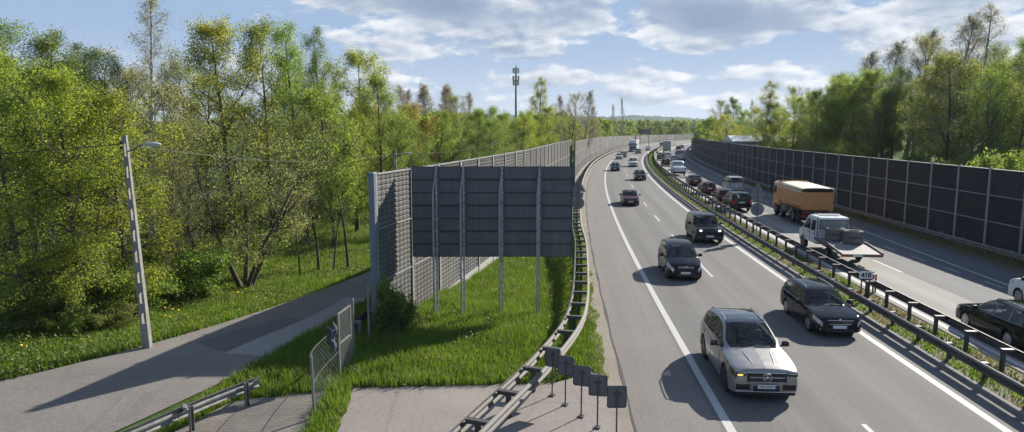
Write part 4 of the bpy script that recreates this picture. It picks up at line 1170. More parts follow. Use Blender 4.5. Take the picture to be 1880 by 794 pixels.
SUV = dict(name='suv', cat='car', L=4.93, W=1.96, axles=(.93,3.92), wr=.395, cladding=True, paint='paint_metal', color=(.33,.32,.305), glass_roof=True, tumble=.40,
    top=[(0,.76),(.04,.89),(.14,.97),(.5,1.05),(1.2,1.145),(1.42,1.18),(2.42,1.68),(2.65,1.725),(3.1,1.75),(3.8,1.715),(4.4,1.61),(4.75,1.24),(4.86,1.02),(4.93,.80)],
    belt=[(0,.73),(.05,.84),(.4,.94),(1.4,1.05),(3,1.10),(4.5,1.14),(4.75,1.1),(4.93,.78)],
    plan=[(0,.80),(.04,.87),(.12,.92),(.35,.975),(.9,1.0),(4.1,1.0),(4.6,.965),(4.85,.89),(4.93,.80)],
    bot=[(0,.27),(.3,.23),(2.5,.25),(4.6,.30),(4.93,.42)], glass_t=(1.42,2.42,4.40,4.75), side_t=(1.62,4.35), pillars=[(2.78,.045),(3.72,.05)],
    rim='alloy_dark', spokes=10, lamp_f=.52, head_mat='lamp_dark', lamp_h=.15, head_t0=.03, lamp_r=.32, plate_z=(.50,.80), plate_d=.055, plate_text='WB 5942T', handles=(2.55,3.5), handle_mat='silver_trim', gaps=(1.55,2.78,3.75), mirror_mat='gloss_black',
    extra=[front_box('grille','gloss_black',0,.755,1.10,.27,.06,.01,.03), slats('grille_slat','silver_trim',.765,.765,1,.98,.045), grille_frame(.62,.885,1.12,.94,'silver_trim',.03,.010), star_badge(.765,.118,.065),
        front_box('lower_grille','plastic',0,.42,.72,.17,.05,.02,.03), both(front_box,'air_intake','gloss_black',.63,.465,.42,.21,.14,-.062,.05),
        front_box('lower_lip','plastic',0,.275,1.62,.08,.14,-.05,.03), slats('front_skid','silver_trim',.345,.345,1,1.0,.035), both(front_box,'front_skid','silver_trim',.66,.34,.34,.04,.1,-.03,.01),
        both(front_box,'headlight','lamp_dark',.715,.83,.30,.155,.16,-.075,.04), both(front_box,'day_lamp','lamp_glass',.70,.868,.22,.022,.04,-.002,.008), front_box('indicator','amber_on',.74,.815,.15,.034,.04,-.002,.01),
        roof_rails('silver_trim',2.55,4.25,.05,.085), hood_creases(.30,.42,.30,1.25,.022), wipers,
        rear_box('rear_skid','silver_trim',0,.42,1.2,.08,.06,.0), ])
WAGON = dict(name='estate_car', cat='car', L=4.57, W=1.77, axles=(.92,3.50), wr=.315, color=(.012,.013,.018),
    top=[(0,.60),(.03,.70),(.10,.76),(.5,.86),(1.0,.93),(1.22,.965),(2.05,1.40),(2.3,1.455),(2.9,1.47),(3.7,1.45),(4.15,1.385),(4.46,1.0),(4.54,.86),(4.57,.60)],
    belt=[(0,.57),(.04,.66),(.4,.79),(1.25,.885),(3,.92),(4.3,.95),(4.5,.9),(4.57,.58)],
    plan=[(0,.74),(.04,.82),(.14,.91),(.4,.975),(.9,1),(3.8,1),(4.3,.955),(4.52,.88),(4.57,.80)],
    bot=[(0,.22),(.3,.19),(2.3,.19),(4.3,.24),(4.57,.33)], glass_t=(1.22,2.05,4.15,4.46), side_t=(1.4,4.1), pillars=[(2.52,.04),(3.38,.05)], tumble=.40, gl_w=.90,
    rim='alloy', lamp_f=.48, lamp_h=.14, lamp_r=.3, plate_z=(.44,.82), plate_d=.03, handles=(2.3,3.2), gaps=(1.35,2.52,3.35), tail_j=(4,),
    extra=[front_box('grille','gloss_black',0,.61,.86,.14,.05,.0,.02), grille_frame(.535,.685,.92,.78,'chrome',.02,.014), round_badge(.70,.045,.0), front_box('lower_grille','plastic',0,.31,1.0,.14,.05,.0,.02),
        both(front_box,'fog_lamp','lamp_glass',.62,.34,.18,.075,.06,-.045,.02), roof_rails('silver_trim'), wipers, hood_creases(.20,.34,.1,1.1,.012), rear_lamps(.62,.80,.22,.2)])
WAGON_R = dict(WAGON); WAGON_R.update(color=(.012,.016,.014), tail_j=(3,4), lamp_r=.22, tail_mat='tail', rim='alloy', extra=[front_box('grille','gloss_black',0,.61,.86,.12,.05,.0,.02), roof_rails('plastic', z=.06, t0=2.2, t1=3.9), wipers, rear_lamps(.66,.78,.2,.3,'tail_on'),
        ])
MPV = dict(name='people_carrier', cat='car', L=4.47, W=1.83, axles=(.88,3.61), wr=.325, color=(.012,.012,.014), glass_roof=False,
    top=[(0,.62),(.04,.76),(.12,.84),(.5,.97),(.85,1.06),(.98,1.10),(2.1,1.60),(2.4,1.655),(2.9,1.67),(3.6,1.63),(4.1,1.52),(4.36,1.08),(4.44,.9),(4.47,.62)],
    belt=[(0,.59),(.05,.70),(.35,.82),(1.0,.95),(3,1.02),(4.2,1.05),(4.42,.95),(4.47,.6)],
    plan=[(0,.70),(.04,.79),(.14,.89),(.4,.965),(.85,1),(3.8,1),(4.2,.955),(4.42,.87),(4.47,.78)],
    bot=[(0,.22),(.3,.19),(2.3,.19),(4.2,.24),(4.47,.33)], glass_t=(.98,2.1,4.1,4.36), side_t=(1.15,4.05), pillars=[(1.75,.03),(2.62,.04),(3.5,.05)],
    rim='alloy', lamp_f=.6, head_j=(4,5), lamp_h=.14, lamp_r=.3, plate_z=(.44,.85), plate_d=.035, handles=(2.4,3.2), gaps=(1.5,2.6,3.45), mirror_t=.75,
    extra=[slats('grille_slat','chrome',.70,.75,2,.78,.0), chevron_badge(.725,.15,.02), front_box('lower_grille','gloss_black',0,.33,.95,.16,.05,.0,.02), both(front_box,'fog_lamp','lamp_dark',.58,.33,.14,.08,.06,-.03,.02),
        grille_frame(.60,.68,1.0,1.0,'gloss_black',.0,.012), wipers, rear_lamps(.62,.95,.2,.4)])
BOXY = dict(name='suv', cat='car', L=4.79, W=1.93, axles=(.90,3.64), wr=.38, cladding=True, color=(.016,.018,.02),
    top=[(0,.86),(.03,1.0),(.10,1.06),(.5,1.10),(1.2,1.14),(1.38,1.16),(2.0,1.70),(2.2,1.755),(3.0,1.785),(4.0,1.765),(4.45,1.70),(4.70,1.2),(4.76,1.0),(4.79,.8)],
    belt=[(0,.84),(.04,.96),(.4,1.03),(1.4,1.09),(3,1.12),(4.5,1.14),(4.7,1.1),(4.79,.8)],
    plan=[(0,.84),(.03,.9),(.10,.95),(.3,.985),(.8,1),(4.2,1),(4.6,.975),(4.75,.93),(4.79,.86)],
    bot=[(0,.33),(.3,.27),(2.4,.27),(4.5,.33),(4.79,.42)], glass_t=(1.38,2.0,4.45,4.70), side_t=(1.5,4.4), pillars=[(2.55,.045),(3.5,.05)], tumble=.20,
    rim='alloy', lamp_f=.32, head_mat='lamp_dark', lamp_h=.18, lamp_r=.25, plate_z=(.55,.9), plate_d=.045, handles=(2.3,3.3), gaps=(1.5,2.55,3.5),
    extra=[front_box('grille','plastic',0,.90,.92,.18,.06,.0,.02), slats('grille_slat','steel_dark',.85,.95,3,.9,.03), both(front_box,'headlight','lamp_on',.62,.92,.15,.10,.06,-.005,.03), front_box('lower_grille','plastic',0,.47,1.1,.24,.05,.0,.03),
        both(front_box,'fog_lamp','lamp_dark',.68,.48,.18,.08,.06,-.01,.02), wipers, rear_lamps(.72,.98,.2,.34)])
HATCH = dict(name='hatchback', cat='car', L=4.15, W=1.75, axles=(.82,3.36), wr=.31, color=(.02,.02,.024),
    top=[(0,.62),(.03,.72),(.10,.79),(.5,.89),(.9,.96),(1.05,1.0),(1.85,1.44),(2.1,1.49),(2.7,1.50),(3.4,1.46),(3.75,1.38),(4.05,1.02),(4.12,.88),(4.15,.62)],
    belt=[(0,.6),(.04,.68),(.4,.82),(1.1,.91),(3,.95),(3.9,.98),(4.1,.9),(4.15,.6)],
    plan=[(0,.74),(.04,.82),(.14,.91),(.4,.975),(.8,1),(3.5,1),(3.9,.955),(4.1,.88),(4.15,.80)],
    bot=[(0,.22),(.3,.19),(2.3,.19),(3.9,.24),(4.15,.33)], glass_t=(1.05,1.85,3.75,4.05), side_t=(1.2,3.7), pillars=[(2.35,.04),(3.2,.05)],
    rim='alloy', lamp_f=.5, lamp_h=.15, lamp_r=.25, plate_z=(.44,.8), plate_d=.03,
    extra=[front_box('grille','gloss_black',0,.64,.8,.12,.05,.0,.02), front_box('lower_grille','plastic',0,.33,.95,.14,.05,.0,.02), round_badge(.64,.06,.03), wipers, rear_lamps(.66,.86,.2,.28)])
SEDAN = dict(name='saloon_car', cat='car', L=4.6, W=1.77, axles=(.92,3.58), wr=.315, color=(.05,.008,.01),
    top=[(0,.62),(.03,.72),(.10,.78),(.5,.86),(1.1,.94),(1.3,.97),(2.05,1.37),(2.3,1.42),(2.8,1.43),(3.3,1.38),(3.95,1.05),(4.1,1.03),(4.5,.99),(4.57,.86),(4.6,.62)],
    belt=[(0,.6),(.04,.68),(.4,.80),(1.3,.89),(3,.93),(4.1,.95),(4.5,.9),(4.6,.6)],
    plan=[(0,.76),(.04,.83),(.14,.91),(.4,.975),(.9,1),(3.8,1),(4.3,.955),(4.55,.88),(4.6,.80)],
    bot=[(0,.22),(.3,.19),(2.3,.19),(4.3,.24),(4.6,.33)], glass_t=(1.3,2.05,3.3,3.95), side_t=(1.45,3.75), pillars=[(2.55,.04),(3.35,.04)],
    rim='alloy', lamp_f=.45, lamp_h=.14, lamp_r=.35, plate_z=(.46,.78), plate_d=.03,
    extra=[front_box('grille','gloss_black',0,.66,.7,.14,.05,.0,.02), grille_frame(.59,.73,.72,.66,'chrome',.02,.012), front_box('lower_grille','plastic',0,.33,.95,.14,.05,.0,.02), wipers, rear_lamps(.62,.82,.24,.18)])
VAN = dict(name='minivan', cat='van', L=4.75, W=1.88, axles=(.92,3.75), wr=.33, color=(.55,.57,.6),
    top=[(0,.75),(.04,.88),(.12,.98),(.5,1.08),(.8,1.15),(.95,1.2),(1.75,1.80),(2.0,1.87),(2.8,1.90),(4.2,1.88),(4.5,1.83),(4.68,1.2),(4.72,1.0),(4.75,.7)],
    belt=[(0,.72),(.05,.82),(.4,.98),(1.0,1.09),(3,1.13),(4.5,1.13),(4.7,1.05),(4.75,.7)],
    plan=[(0,.80),(.04,.86),(.12,.93),(.35,.98),(.8,1),(4.2,1),(4.6,.975),(4.72,.94),(4.75,.88)],
    bot=[(0,.25),(.3,.21),(2.3,.22),(4.4,.27),(4.75,.36)], glass_t=(.95,1.75,4.5,4.68), side_t=(1.1,4.45), pillars=[(2.0,.05),(3.1,.06)], tumble=.14,
    rim='alloy', lamp_f=.5, lamp_h=.2, lamp_r=.12, tail_j=(4,), plate_z=(.48,.85), plate_d=.03,
    extra=[front_box('grille','plastic',0,.76,.9,.14,.05,.0,.02), front_box('lower_grille','plastic',0,.4,1.0,.2,.05,.0,.02), wipers, rear_lamps(.80,1.2,.12,.55)])

def lane_pose(s, off, outbound):
    x, y = road(s, off); th = heading(s)
    return (x, y, 0), (-th if outbound else PI-th)
CARS = {}
def place(key, S, s, off, outbound, label, color=None, dr=0):
    """first of a kind is the original, later ones are copies of it and its parts"""
    if key not in CARS: o = CARS[key] = make_car(S)
    else: o = copy_tree(CARS[key])
    o.location, rz = lane_pose(s, off, outbound); o.rotation_euler = (0,0,rz+dr); o['label'] = label; o['category'] = S['cat']
    if color:
        for ch in [o] + list(o.children_recursive):
            if ch.type == 'MESH' and any(m and m.name.endswith('car_paint') for m in ch.data.materials): ch.color = (*color, 1)
    return o
BLK = (.012,.013,.016); GRY = (.09,.095,.105); WHT = (.72,.72,.71); SIL = (.42,.44,.46); DRD = (.06,.008,.012); DBL = (.012,.02,.05)
# towards the camera: front-bumper position s_front -> centre s_front + L/2
place('suv', SUV, 19.1+2.46, 1.55, False, 'silver SUV with dark glass roof, closest oncoming car on the left lane line', dr=.0)
place('wagon', WAGON, 25.55+2.28, 6.08, False, 'glossy black estate car with chrome grille frame in the oncoming lane by the median')
place('mpv', MPV, 35.0+2.23, 2.1, False, 'rounded black people carrier with bright headlights in the oncoming left lane')
place('boxy', BOXY, 46.7+2.4, 5.62, False, 'boxy dark SUV with lit headlights driving by the median')
place('sedan', SEDAN, 69.5+2.3, 2.1, False, 'dark red saloon car oncoming between the lane line and the hard shoulder', DRD)
place('hatch', HATCH, 103.8+2.1, 5.3, False, 'small dark oncoming hatchback near the median where the road starts to bend', BLK)
place('hatch', HATCH, 126.5+2.1, 1.75, False, 'dark blue oncoming hatchback in the left lane near the far bend', DBL)
place('van', VAN, 141+2.4, 5.2, False, 'white oncoming minivan by the median in the far bend', WHT)
place('sedan', SEDAN, 175.5+2.3, 1.5, False, 'silver oncoming saloon in the left lane, in front of the far lorry', SIL)
place('hatch', HATCH, 186+2.1, 2.1, False, 'dark car half hidden behind the silver oncoming saloon', GRY)
place('hatch', HATCH, 214+2.1, 4.9, False, 'grey oncoming hatchback beside the far lorry cab', GRY)
place('sedan', SEDAN, 247+2.3, 6.0, False, 'small pale oncoming car by the far end of the grassy median', SIL)
place('hatch', HATCH, 312+2.1, 5.3, False, 'tiny dark oncoming car far round the bend', BLK)
place('sedan', SEDAN, 425+2.3, 4.5, False, 'tiny white oncoming car at the vanishing end of the motorway', WHT)
# away from the camera: rear-bumper position
place('wagon_r', WAGON_R, 23.75+2.28, 12.42, True, 'dark green-black estate car with roof bars, outbound and cut by the picture edge')
place('van', VAN, 27.7+2.4, 17.0, True, 'white minivan in the outbound right lane, cut by the picture edge', WHT)
place('boxy', BOXY, 65.6+2.4, 12.0, True, 'black SUV last in the outbound queue, beside the round sign', BLK)
place('hatch', HATCH, 72.4+2.1, 12.0, True, 'dark hatchback just ahead of the black outbound SUV', (.035,.012,.016))
place('hatch', HATCH, 82.2+2.1, 11.9, True, 'dark red hatchback in the outbound queue near the median', DRD)
place('van', VAN, 85.6+2.4, 15.6, True, 'silver minivan in the outbound right lane beside the queue', SIL)
place('sedan', SEDAN, 94.8+2.3, 12.1, True, 'dark saloon leading the outbound queue of dark cars', BLK)
place('hatch', HATCH, 146+2.1, 11.8, True, 'dark outbound car beside the grassy median in the bend', BLK)
place('van', VAN, 171+2.4, 11.6, True, 'grey outbound van close to the median in the far bend', GRY)
place('hatch', HATCH, 132+2.1, 13.4, True, 'dark blue outbound car just ahead of the white utility truck', DBL)
place('hatch', HATCH, 165+2.1, 14.6, True, 'silver outbound hatchback in the far bend behind the box lorry', SIL)
place('sedan', SEDAN, 174+2.3, 16.6, True, 'silver outbound saloon nearest the dark wall in the far bend', SIL)
place('hatch', HATCH, 187+2.1, 13.6, True, 'white outbound hatchback following the box lorry', WHT)
place('sedan', SEDAN, 203+2.3, 16.6, True, 'grey outbound saloon passing the box lorry', GRY)
place('hatch', HATCH, 256+2.1, 16.0, True, 'tiny dark outbound car beyond the box lorry', BLK)
place('sedan', SEDAN, 274+2.3, 16.4, True, 'tiny grey outbound saloon close to the end of the dark wall', GRY)
place('hatch', HATCH, 250+2.1, 12.3, True, 'tiny dark red outbound car beyond the box lorry by the median', DRD)

# ---- lorries
def hgv_wheel(root, x, y, r=.5, w=.30, side=1):
    t = MB(); h = w/2
    t.lathe([(r*.55,-h*.8),(r*.85,-h),(r*.97,-h*.85),(r,-h*.5),(r,h*.5),(r*.97,h*.85),(r*.85,h),(r*.55,h*.8)], 'x', 24)
    for k in range(24):
        a = 2*PI*k/24; t.bar((-h*.7, math.cos(a)*r, math.sin(a)*r), (h*.7, math.cos(a+.05)*r, math.sin(a+.05)*r), .05, .03)
    o = t.build('wheel', M['rubber'], root, smooth=40); o.location = (x, y, r)
    q = MB(); q.lathe([(r*.56, side*h*.85),(r*.5, side*h*.5),(r*.3, side*h*.35),(r*.22, side*h*.9),(r*.1, side*h*.95)], 'x', 18); q.build('rim', M['steel_dull'], o, smooth=35)
def col_mat(name, c, rough=.5, var=.12, coat=.3): return simple(name, c, rough, var=var, scale=2.5, coat=coat)
def tipper():
    root = empty('tipper_lorry', (0,0,0), 0, 'orange four-axle tipper lorry with a pale tarpaulin over its body', 'lorry')
    om = col_mat('tipper_orange', (.60,.27,.085), .6); dm = simple('dusty_chassis', (.09,.06,.05), .9, var=.4, scale=4)
    cab = col_mat('cab_orange', (.60,.34,.10), .45)
    # body: rear at y=0 .. front 6.3, flared sides
    q = MB(); y0, y1, zb, zt = .1, 6.3, 1.22, 2.85
    prof = [(-1.05,zb),(1.05,zb),(1.24,zb+.35),(1.25,zt),(1.19,zt),(1.18,zb+.4),(-1.18,zb+.4),(-1.19,zt),(-1.25,zt),(-1.24,zb+.35)]
    n = len(prof); q.v = [(x, y0-.0*(z-zb), z) for x, z in prof] + [(x, y1, z) for x, z in prof]
    q.f = [tuple(range(n)), tuple(range(2*n-1, n-1, -1))] + [(i,(i+1)%n,n+(i+1)%n,n+i) for i in range(n)]; q.m = [0]*len(q.f)
    bd = q.build('tipper_body', om, root)
    q = MB(); q.box((0,y1+.04,(zb+zt+.3)/2),(2.5,.08,zt-zb+.3)); q.build('headboard', om, root)
    q = MB(); q.bbox((0,.05,(zb+zt)/2-.06),(2.46,.10,zt-zb-.22),.03); tg = q.build('tailgate', om, root)
    q = MB(); q.box((0,-.012,zt-.28),(2.3,.02,.05)); q.box((0,-.012,zb+.3),(2.3,.02,.05)); q.build('tailgate_rib', om, tg)
    q = MB(); q.bbox((0,.06,zt+.02),(2.1,.12,.2),.02); q.build('body_gap', M['plastic'], root)
    for sgn in (1,-1):
        q = MB(); q.bbox((sgn*1.27,3.2,zt-.05),(.07,6.2,.14),.02); q.bbox((sgn*1.26,3.2,zb+.38),(.06,6.2,.10),.02); q.build('body_rail', om, root)
    # tarpaulin
    q = MB(); nx, ny = 10, 16
    for j in range(ny+1):
        for i in range(nx+1):
            u = i/nx*2-1; v = j/ny; q.v.append((u*1.24, .12+v*6.3, zt+.06+.08*(1-u*u)+.10*v+.02*math.sin(v*40)*(1-u*u)))
            if i and j: k = j*(nx+1)+i; q.f.append((k-nx-2,k-nx-1,k,k-1)); q.m.append(0)
    for sg in (1,-1): q.box((sg*1.285,3.25,zt-.06),(.02,6.25,.36))
    o = q.build('tarpaulin', M['sheet'], root, smooth=60); sm = o.modifiers.new('thickness','SOLIDIFY'); sm.thickness = .04
    # chassis, cab
    q = MB(); q.box((0,4.0,.95),(.9,7.8,.3)); q.box((0,3.0,1.15),(1.9,5.6,.18)); q.build('chassis', dm, root)
    q = MB(); q.bbox((0,.25,.72),(2.3,.12,.26),.03); q.bbox((0,.18,1.02),(2.2,.1,.16),.03); q.build('rear_bumper', simple('rusty_bumper', (.16,.05,.035), .8, var=.4, scale=5), root)
    for sgn in (1,-1):
        q = MB(); q.bbox((sgn*.95,.17,.78),(.36,.05,.14),.02); q.build('tail_light', M['tail'], root)
        q = MB(); q.bbox((sgn*.98,1.0,.6),(.55,.03,.7),.01); q.build('mudflap', M['plastic'], root)
        q = MB(); q.bbox((sgn*1.02,5.0,.9),(.4,1.0,.5),.06); q.build('fuel_tank', M['steel_dull'], root)
    q = MB(); q.bbox((0,7.35,1.95),(2.44,1.75,2.1),.16); q.bbox((0,8.2,1.0),(2.44,.3,.7),.08); cb = q.build('cab', cab, root, smooth=40)
    q = MB(); q.bbox((0,8.21,2.25),(2.2,.06,.85),.03); q.build('windscreen', M['glass'], cb)
    for sgn in (1,-1):
        q = MB(); q.bbox((sgn*1.205,7.55,2.3),(.05,.85,.7),.02); q.build('side_window', M['glass'], cb)
        q = MB(); q.bbox((sgn*1.4,8.1,2.2),(.16,.12,.6),.04); q.bar((sgn*1.2,8.1,2.5),(sgn*1.4,8.1,2.5),.04); q.build('wing_mirror', M['plastic'], root)
        for yy in (7.5, 5.7, 2.5, 1.15): hgv_wheel(root, sgn*1.0, yy, .52, .36, sgn)
        q = MB(); q.bbox((sgn*1.05,1.85,1.14),(.5,2.6,.05),.02); q.build('mudguard', M['plastic'], root)
    q = MB(); q.bbox((0,.0,.98),(.52,.02,.12),.005); q.build('number_plate', M['plate'], root)
    return root
o = tipper(); o.location, rz = lane_pose(56.7, 15.85, True); o.rotation_euler = (0,0,rz)

def flatbed():
    root = empty('recovery_truck', (0,0,0), 0, 'white double-cab flatbed recovery truck carrying large tyres', 'truck')
    S = dict(name='cab', cat='x', L=3.5, W=2.02)
    wm = col_mat('van_white', (.74,.74,.73), .4)
    q = MB(); # cab: side profile extruded with tumblehome; y measured from bed front (0) forwards
    prof = [(0,.62),(3.05,.62),(3.2,.7),(3.25,1.0),(3.15,1.22),(2.6,1.40),(1.95,2.18),(1.7,2.28),(.1,2.30),(0,2.22)]
    def wx(z): return 1.02 - max(0, z-1.3)*.13
    n = len(prof); q.v = [(wx(z), y, z) for y, z in prof] + [(-wx(z), y, z) for y, z in prof]
    q.f = [tuple(range(n)), tuple(range(2*n-1, n-1, -1))] + [(i,(i+1)%n,n+(i+1)%n,n+i) for i in range(n)]; q.m = [0]*len(q.f)
    cb = q.build('cab', wm, root); cb.modifiers.new('bevel','BEVEL').width = .05
    q = MB(); q.add([(-.86,2.52,1.50),(.86,2.52,1.50),(.80,2.02,2.14),(-.80,2.02,2.14)], [(0,1,2,3)]); o = q.build('windscreen', M['glass'], cb); m_ = o.modifiers.new('t','SOLIDIFY'); m_.thickness = -.04; m_.offset = 0
    o.location = (0,.045,.04)
    q = MB(); q.bbox((0,-.012,1.86),(1.62,.03,.52),.01); q.build('rear_window', M['glass'], cb)
    q = MB()
    for (cx, cz, dx, dz) in ((0,2.14,1.7,.03),(0,1.58,1.7,.03),(.84,1.86,.03,.58),(-.84,1.86,.03,.58)): q.box((cx,-.02,cz),(dx,.03,dz))
    q.build('window_seal', M['plastic'], cb)
    q = MB()
    for z in (1.0,1.2,1.4): q.box((0,-.008,z),(1.8,.014,.02))
    q.build('panel_crease', M['steel_dull'], cb)
    for sgn in (1,-1):
        for (ya, yb) in ((.35,1.05),(1.25,2.15)):
            q = MB(); z0, z1 = 1.42, 2.05; tp = .1 if ya < 1 else .35
            vs_ = []
            for d in (.004,.03):
                for (yy, zz) in ((ya,z0),(yb+ (.15 if ya > 1 else 0),z0),(yb-tp+.05,z1),(ya+.03,z1)): vs_.append((sgn*(wx(zz)+d-.012), yy, zz))
            q.add(vs_, [(0,1,2,3),(7,6,5,4),(0,1,5,4),(1,2,6,5),(2,3,7,6),(3,0,4,7)]); q.build('side_window', M['glass'], cb)
            q = MB(); q.bbox((sgn*1.025, ya+.12, 1.25),(.04,.18,.05),.012); q.build('door_handle', M['plastic'], cb)
        q = MB()
        for yy in (.28,1.14,2.3): q.bar((sgn*1.024,yy,.75),(sgn*1.014,yy,1.38),.014,.02)
        q.build('door_gap', M['ink'], cb)
        q = MB(); q.bbox((sgn*1.22,2.2,1.62),(.2,.16,.34),.05); q.bar((sgn*1.0,2.2,1.5),(sgn*1.2,2.2,1.55),.06); q.build('wing_mirror', M['plastic'], root)
        q = MB(); q.bbox((sgn*.78,3.2,.98),(.34,.14,.26),.05); q.build('headlight', M['lamp_glass'], root)
        for yy in (2.42, -1.7): hgv_wheel(root, sgn*.88, yy, .35, .24, sgn)
        q = MB(); q.bbox((sgn*.88,-1.7,.78),(.34,1.0,.04),.015); q.build('mudguard', M['plastic'], root)
        q = MB(); q.lathe([(.38,-.002),(.42,.0),(.42,.012),(.38,.014)], 'x', 20, (sgn*1.02-.007,2.42,.45)); q.build('wheel_arch', M['plastic'], cb)
        q = MB(); q.box((sgn*.95,-2.0,.78),(.03,3.4,.08)); q.box((sgn*.95,-2.9,.62),(.03,.9,.12)); q.build('side_guard', M['steel_dull'], root)
    q = MB(); q.bbox((0,3.22,.62),(1.9,.2,.34),.08); q.build('front_bumper', M['plastic'], root)
    # sloping bed
    q = MB(); yA, yM, yB = -.12, -2.4, -4.35; zA, zM, zB = 1.02, 1.0, .80
    for (x0, x1, dz) in ((-1.1,1.1,0),):
        for (y, z) in ((yA,zA),(yM,zM),(yB,zB)):
            q.v += [(x0,y,z-.10),(x1,y,z-.10),(x1,y,z),(x0,y,z)]
    q.f = [(0,1,2,3),(11,10,9,8)] + [(4*i+j,4*i+(j+1)%4,4*i+4+(j+1)%4,4*i+4+j) for i in range(2) for j in range(4)]; q.m = [0]*len(q.f)
    bd = q.build('flatbed', M['deck'], root)
    for sgn in (1,-1):
        q = MB(); q.bar((sgn*1.12,yA,zA+.02),(sgn*1.12,yM,zM+.02),.07,.16); q.bar((sgn*1.12,yM,zM+.02),(sgn*1.12,yB,zB+.0),.07,.14); q.build('bed_rail', M['steel_dull'], root)
        q = MB(); q.bbox((sgn*.92,yB-.03,zB-.08),(.36,.06,.13),.02); q.build('tail_light', M['tail'], root)
    q = MB(); q.bbox((0,yB,zB-.08),(2.24,.07,.16),.02); q.build('rear_bar', M['steel_dull'], root)
    q = MB(); q.bbox((-.25,yB-.045,zB-.08),(.52,.02,.115),.005); q.build('number_plate', M['plate'], root)
    q = MB(); q.box((0,-.6,.72),(.75,6.6,.22)); q.build('chassis', M['plastic'], root)
    for sgn in (1,-1):
        q = MB(); q.tube([(sgn*.98,-.06,1.0),(sgn*.98,-.06,2.28)], .03, 6); q.build('headboard_post', M['steel_dark'], root)
    q = MB(); q.bbox((0,.9,2.36),(1.3,.25,.08),.03); q.build('light_bar', M['white_paint'], root)
    return root
fb = flatbed(); fb.location, rz = lane_pose(43.5, 12.4, True); fb.rotation_euler = (0,0,rz)
bpy.context.view_layer.update()
def big_tyre(loc, label, r=.55, w=.38):
    q = MB(); h = w/2
    q.lathe([(r*.60,-h*.75),(r*.84,-h),(r*.97,-h*.8),(r,-h*.45),(r,h*.45),(r*.97,h*.8),(r*.84,h),(r*.60,h*.75),(r*.56,0),(r*.60,-h*.75)], 'z', 32)
    for k in range(28):
        a = 2*PI*k/28
        for sg in (1,-1): q.bar((math.cos(a)*r, math.sin(a)*r, 0), (math.cos(a+.09)*r*.99, math.sin(a+.09)*r*.99, sg*h*.8), .045, .03, up=(math.cos(a),math.sin(a),0))
    o = q.build('tyre', M['rubber_dusty'], None, smooth=35); o.location = loc; tag(o, label, 'tyre', 'large tyres on the flatbed'); return o
def bedpt(x, y, z): return fb.matrix_world @ Vector((x, y, z))
tl = [((.45,-1.85,1.21),'large dusty tyre lying flat at the bottom of the rear stack on the flatbed'),((.46,-1.83,1.59),'large dusty tyre lying on top of the rear stack on the flatbed'),
      ((-.22,-.85,1.22),'large dusty tyre at the bottom of the stack against the white cab'),((-.20,-.86,1.60),'large dusty tyre on top of the stack against the white cab')]
for p, lab in tl: o = big_tyre(bedpt(*p), lab)

def far_lorry():
    root = empty('lorry', (0,0,0), 0, 'oncoming lorry with dark-windowed white cab and white box body in the far bend', 'lorry')
    wm = col_mat('lorry_white', (.62,.63,.64), .45)
    q = MB(); q.bbox((0,-5.2,2.35),(2.5,9.0,2.9),.05); q.build('box_body', wm, root)
    q = MB(); q.bbox((0,.5,1.9),(2.45,1.9,2.3),.18); q.bbox((0,.2,3.2),(2.2,1.3,.7),.2); cb = q.build('cab', wm, root, smooth=40)
    q = MB(); q.bbox((0,1.46,2.35),(2.25,.06,.95),.03); q.build('windscreen', M['glass'], cb)
    q = MB(); q.bbox((0,1.47,1.35),(2.0,.06,.6),.03); q.build('grille', M['plastic'], cb)
    q = MB(); q.bbox((0,1.45,.72),(2.45,.2,.5),.06); q.build('front_bumper', col_mat('bumper_blue', (.05,.09,.2)), root)
    for sgn in (1,-1):
        q = MB(); q.bbox((sgn*.95,1.56,.8),(.4,.05,.18),.02); q.build('headlight', M['lamp_glass'], root)
        q = MB(); q.bbox((sgn*1.4,1.3,2.4),(.18,.14,.6),.04); q.build('wing_mirror', M['plastic'], root)
        for yy in (.5,-2.6,-7.5,-8.8): hgv_wheel(root, sgn*1.0, yy, .5, .32, sgn)
    q = MB(); q.box((0,-4.2,.8),(.9,10,.25)); q.build('chassis', M['plastic'], root)
    q = MB(); q.bbox((0,1.56,.6),(.52,.02,.115),.005); q.build('number_plate', M['plate'], root)
    return root
o = far_lorry(); o.location, rz = lane_pose(232, 2.2, False); o.rotation_euler = (0,0,rz)
def box_lorry():
    root = empty('box_lorry', (0,0,0), 0, 'outbound box lorry with pale rear doors, tallest vehicle in the far outbound lanes', 'lorry')
    q = MB(); q.bbox((0,3.6,2.4),(2.5,7.2,2.7),.05); q.build('box_body', col_mat('box_grey', (.42,.41,.38)), root)
    for sgn in (1,-1):
        q = MB(); q.bbox((sgn*.6,-.02,2.4),(1.14,.05,2.5),.02); d = q.build('rear_door', col_mat('door_grey', (.38,.37,.34)), root)
        q = MB(); q.tube([(sgn*.2,-.06,1.2),(sgn*.2,-.06,3.6)], .02, 6); q.build('lock_bar', M['steel'], d)
        q = MB(); q.bbox((sgn*.95,.0,.85),(.4,.06,.16),.02); q.build('tail_light', M['tail'], root)
        for yy in (1.8,7.6): hgv_wheel(root, sgn*1.0, yy, .5, .32, sgn)
    q = MB(); q.bbox((0,8.2,1.9),(2.4,1.7,2.2),.18); q.build('cab', col_mat('cab_white', (.6,.6,.6)), root, smooth=40)
    q = MB(); q.box((0,4,.85),(.9,8,.25)); q.build('chassis', M['plastic'], root)
    q = MB(); q.bbox((0,.0,.6),(2.2,.1,.14),.02); q.build('rear_bumper', M['steel_dull'], root)
    return root
o = box_lorry(); o.location, rz = lane_pose(222, 13.2, True); o.rotation_euler = (0,0,rz)
